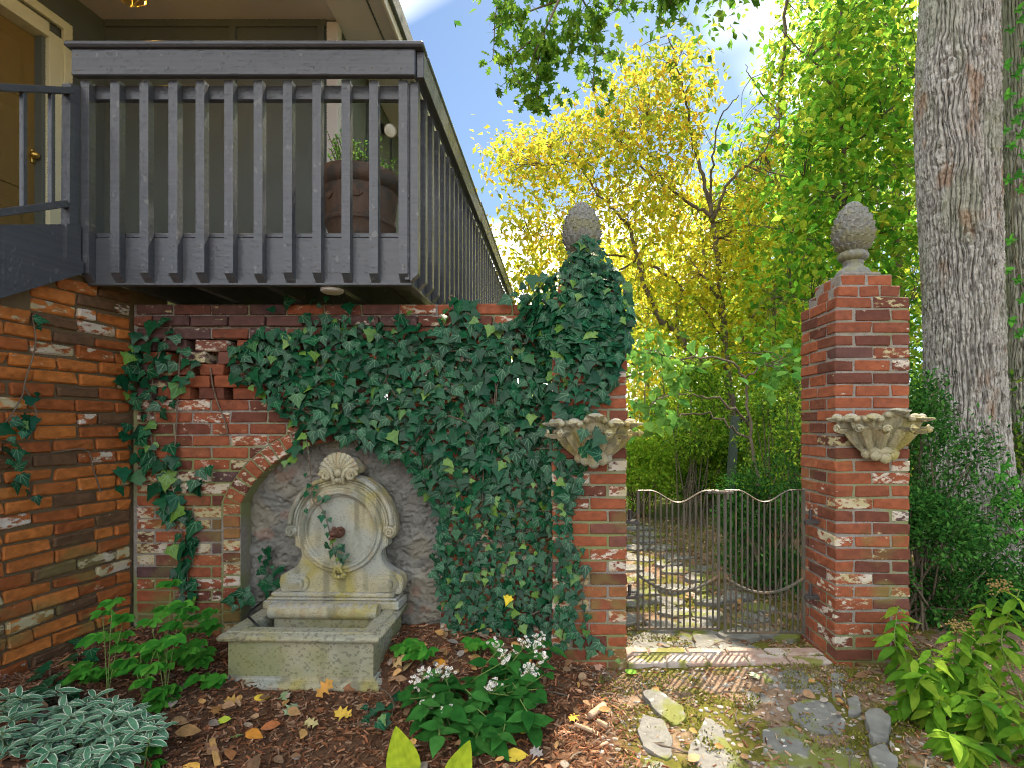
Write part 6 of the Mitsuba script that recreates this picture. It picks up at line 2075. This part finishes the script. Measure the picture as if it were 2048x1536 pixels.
# twigs
tl = []
for i in range(80):
    x, y = (U(-1.9, 2.0), U(1.95, 2.9)) if i < 45 else (U(.9, 2.2), U(3.2, 4.6))
    if -1.65 < x < -.82 and y > 2.55 or (PRX - .05 < x < PRX + PW + .05 and y > PF - .05) or (PLX - .05 < x < PLX + PW + .05 and y > PF - .05):
        continue
    a, L = U(0, 6.28), U(.06, .30)
    pts_ = [np.array([x + t * L * math.cos(a + .5 * t), y + t * L * math.sin(a + .5 * t), 0]) for t in np.linspace(0, 1, 5)]
    for p_ in pts_:
        p_[2] = float(ground_z(p_[0], p_[1])) + U(.006, .018)
    tl.append(tube(spline(pts_, 3), U(.0018, .004), 5))
k = add('twig_litter', join(tl), M['twig']); tag(k, 'thin dry twigs strewn over the ground', 'twigs', None, 'stuff')

# pale wood pieces and single leaves that stand out
ws = thing('wood_splinter', 'long pale splinter of wood lying on the mulch near the bottom edge', 'wood chip')
a0_, b0_ = gp(424, 1478, .02), gp(436, 1530, .02)
add(ws, beam(a0_, b0_, .022, .01, .003), M['chip'], color=np.tile([.46, .27, .10], (24, 1)))
for i, (a, b, c_, d) in enumerate(((1180, 1432, 1208, 1410), (1195, 1442, 1215, 1452), (1150, 1448, 1185, 1462))):
    k = thing('wood_chunk', ('thick round sunlit stick lying in the bright patch of mulch', 'short flat sunlit wood chunk beside the round stick', 'thin flat wood chunk left of the round stick')[i], 'wood chip')
    add(k, tube([gp(a, b, .02), gp(c_, d, .022)], (.016, .010, .008)[i], 8), M['chip'], color=np.tile([.42, .30, .20], (18, 1)), smooth=True)

ORG, BRN, YLW, GRY, PGR, LIM = (.48, .20, .03), (.34, .17, .06), (.62, .46, .05), (.30, .27, .25), (.24, .33, .16), (.40, .50, .05)
OAKB = OAK
fallen = [((505, 1468), OVATE, .085, ORG, 'curled golden brown fallen leaf left of the bottom middle'), ((545, 1450), OVATE, .08, (.40, .14, .05), 'rust red fallen leaf right of the golden brown one'),
          ((432, 1420), OAKB, .12, BRN, 'brown fallen oak leaf in front of the left basin corner'), ((470, 1400), OAKB, .10, (.42, .26, .07), 'tan fallen oak leaf against the foot of the fountain'), ((520, 1395), OVATE, .07, YLW, 'small yellow fallen leaf against the foot of the fountain'),
          ((570, 1392), OAKB, .10, PGR, 'pale green fallen leaf in front of the fountain'), ((585, 1415), OAKB, .11, (.28, .36, .20), 'grey green fallen leaf on the mulch before the fountain'), ((645, 1380), OAKB, .13, (.50, .26, .06), 'upright brown oak leaf leaning on the fountain foot'),
          ((690, 1428), OAKB, .12, (.56, .38, .06), 'yellow brown fallen oak leaf right of the fountain foot'), ((625, 1445), OAKB, .09, (.42, .36, .16), 'straw coloured fallen leaf in the middle of the mulch'), ((880, 1327), OVATE, .09, (.60, .26, .03), 'bright orange fallen leaf right of the basin'),
          ((795, 1325), OAKB, .12, (.40, .28, .12), 'light brown oak leaf leaning on the right side of the basin'), ((815, 1330), OVATE, .08, (.36, .26, .13), 'second light brown leaf right of the basin'), ((1028, 1510), OVATE, .10, YLW, 'yellow fallen leaf at the bottom edge under the asters'),
          ((1048, 1462), OVATE, .05, (.62, .52, .05), 'small yellow fallen leaf right of the asters'), ((1150, 1432), OAKB, .08, (.55, .34, .05), 'orange yellow fallen leaf at the sunny patch'), ((1512, 1352), OAKB, .12, (.36, .42, .26), 'pale grey green oak leaf lying on the path'),
          ((1260, 1342), OVATE, .07, (.16, .34, .04), 'fresh green fallen leaf at the foot of the left pillar'), ((460, 1505), OVATE, .08, (.30, .13, .05), 'dark red fallen leaf by the pale splinter'), ((385, 1535), OVATE, .08, (.52, .30, .06), 'orange fallen leaf at the bottom edge left of the splinter'),
          ((370, 1462), OVATE, .10, (.30, .17, .07), 'brown curled leaf near the variegated plants'), ((130, 1320), OAKB, .16, (.34, .20, .09), 'large withered brown leaf at the foot of the orange wall'), ((1010, 1395), OVATE, .06, (.40, .30, .28), 'greyish fallen leaf among the asters'),
          ((1200, 1330), OAKB, .10, (.44, .26, .18), 'pinkish brown leaf at the foot of the ivy on the left pillar'), ((1075, 1505), OAKB, .08, GRY, 'grey withered leaf at the bottom edge'), ((450, 1440), OVATE, .06, LIM, 'small lime green fallen leaf on the mulch'), ((475, 1470), OAKB, .08, (.18, .32, .10), 'green fallen leaf left of the golden brown one'),
          ((870, 1350), OAKB, .09, GRY, 'grey fallen leaf behind the asters'), ((355, 1442), OVATE, .08, (.26, .16, .08), 'dull brown leaf beside the variegated plants'), ((700, 1375), OVATE, .08, (.26, .12, .06), 'dark brown leaf on the right end of the fountain foot')]
for (a, b), tpl, sz, col, lab in fallen:
    k = thing('fallen_leaf', lab, 'leaf', 'single fallen leaves on the ground')
    up = .045 if 'lean' in lab or 'curled' in lab else .022
    c = gp(a, b, up)
    sz = sz * (.8 if tpl is OAK else 1.0)
    an = U(0, 6.28)
    ax = np.array([math.cos(an), math.sin(an), (.9 if 'lean' in lab else U(-.1, .25))])
    m, cc = leaves(tpl, [c - .4 * sz * unit(ax)], [ax], [np.array([R.normal(0, .25), -.45 + R.normal(0, .2), 1.0])], [sz], np.array([col]))
    v, f = m
    v = v + .014 * (meshkit.noise(v * 40)[:, None] - .5) * [0, 0, 1]
    add(k, (v, f), M['chip'], color=cc, smooth=True)
# one yellow leaf caught in the ivy, and two lit ones
yl = thing('caught_leaf', 'single yellow leaf caught in the lower part of the ivy', 'leaf')
m, cc = leaves(IVY, [P(1018, 1192, WY - .10)], [np.array([-.3, -.2, -.9])], [np.array([.1, -1, .3])], [.06], np.array([[.62, .50, .04]]))
add(yl, m, M['chip'], color=cc, smooth=True)
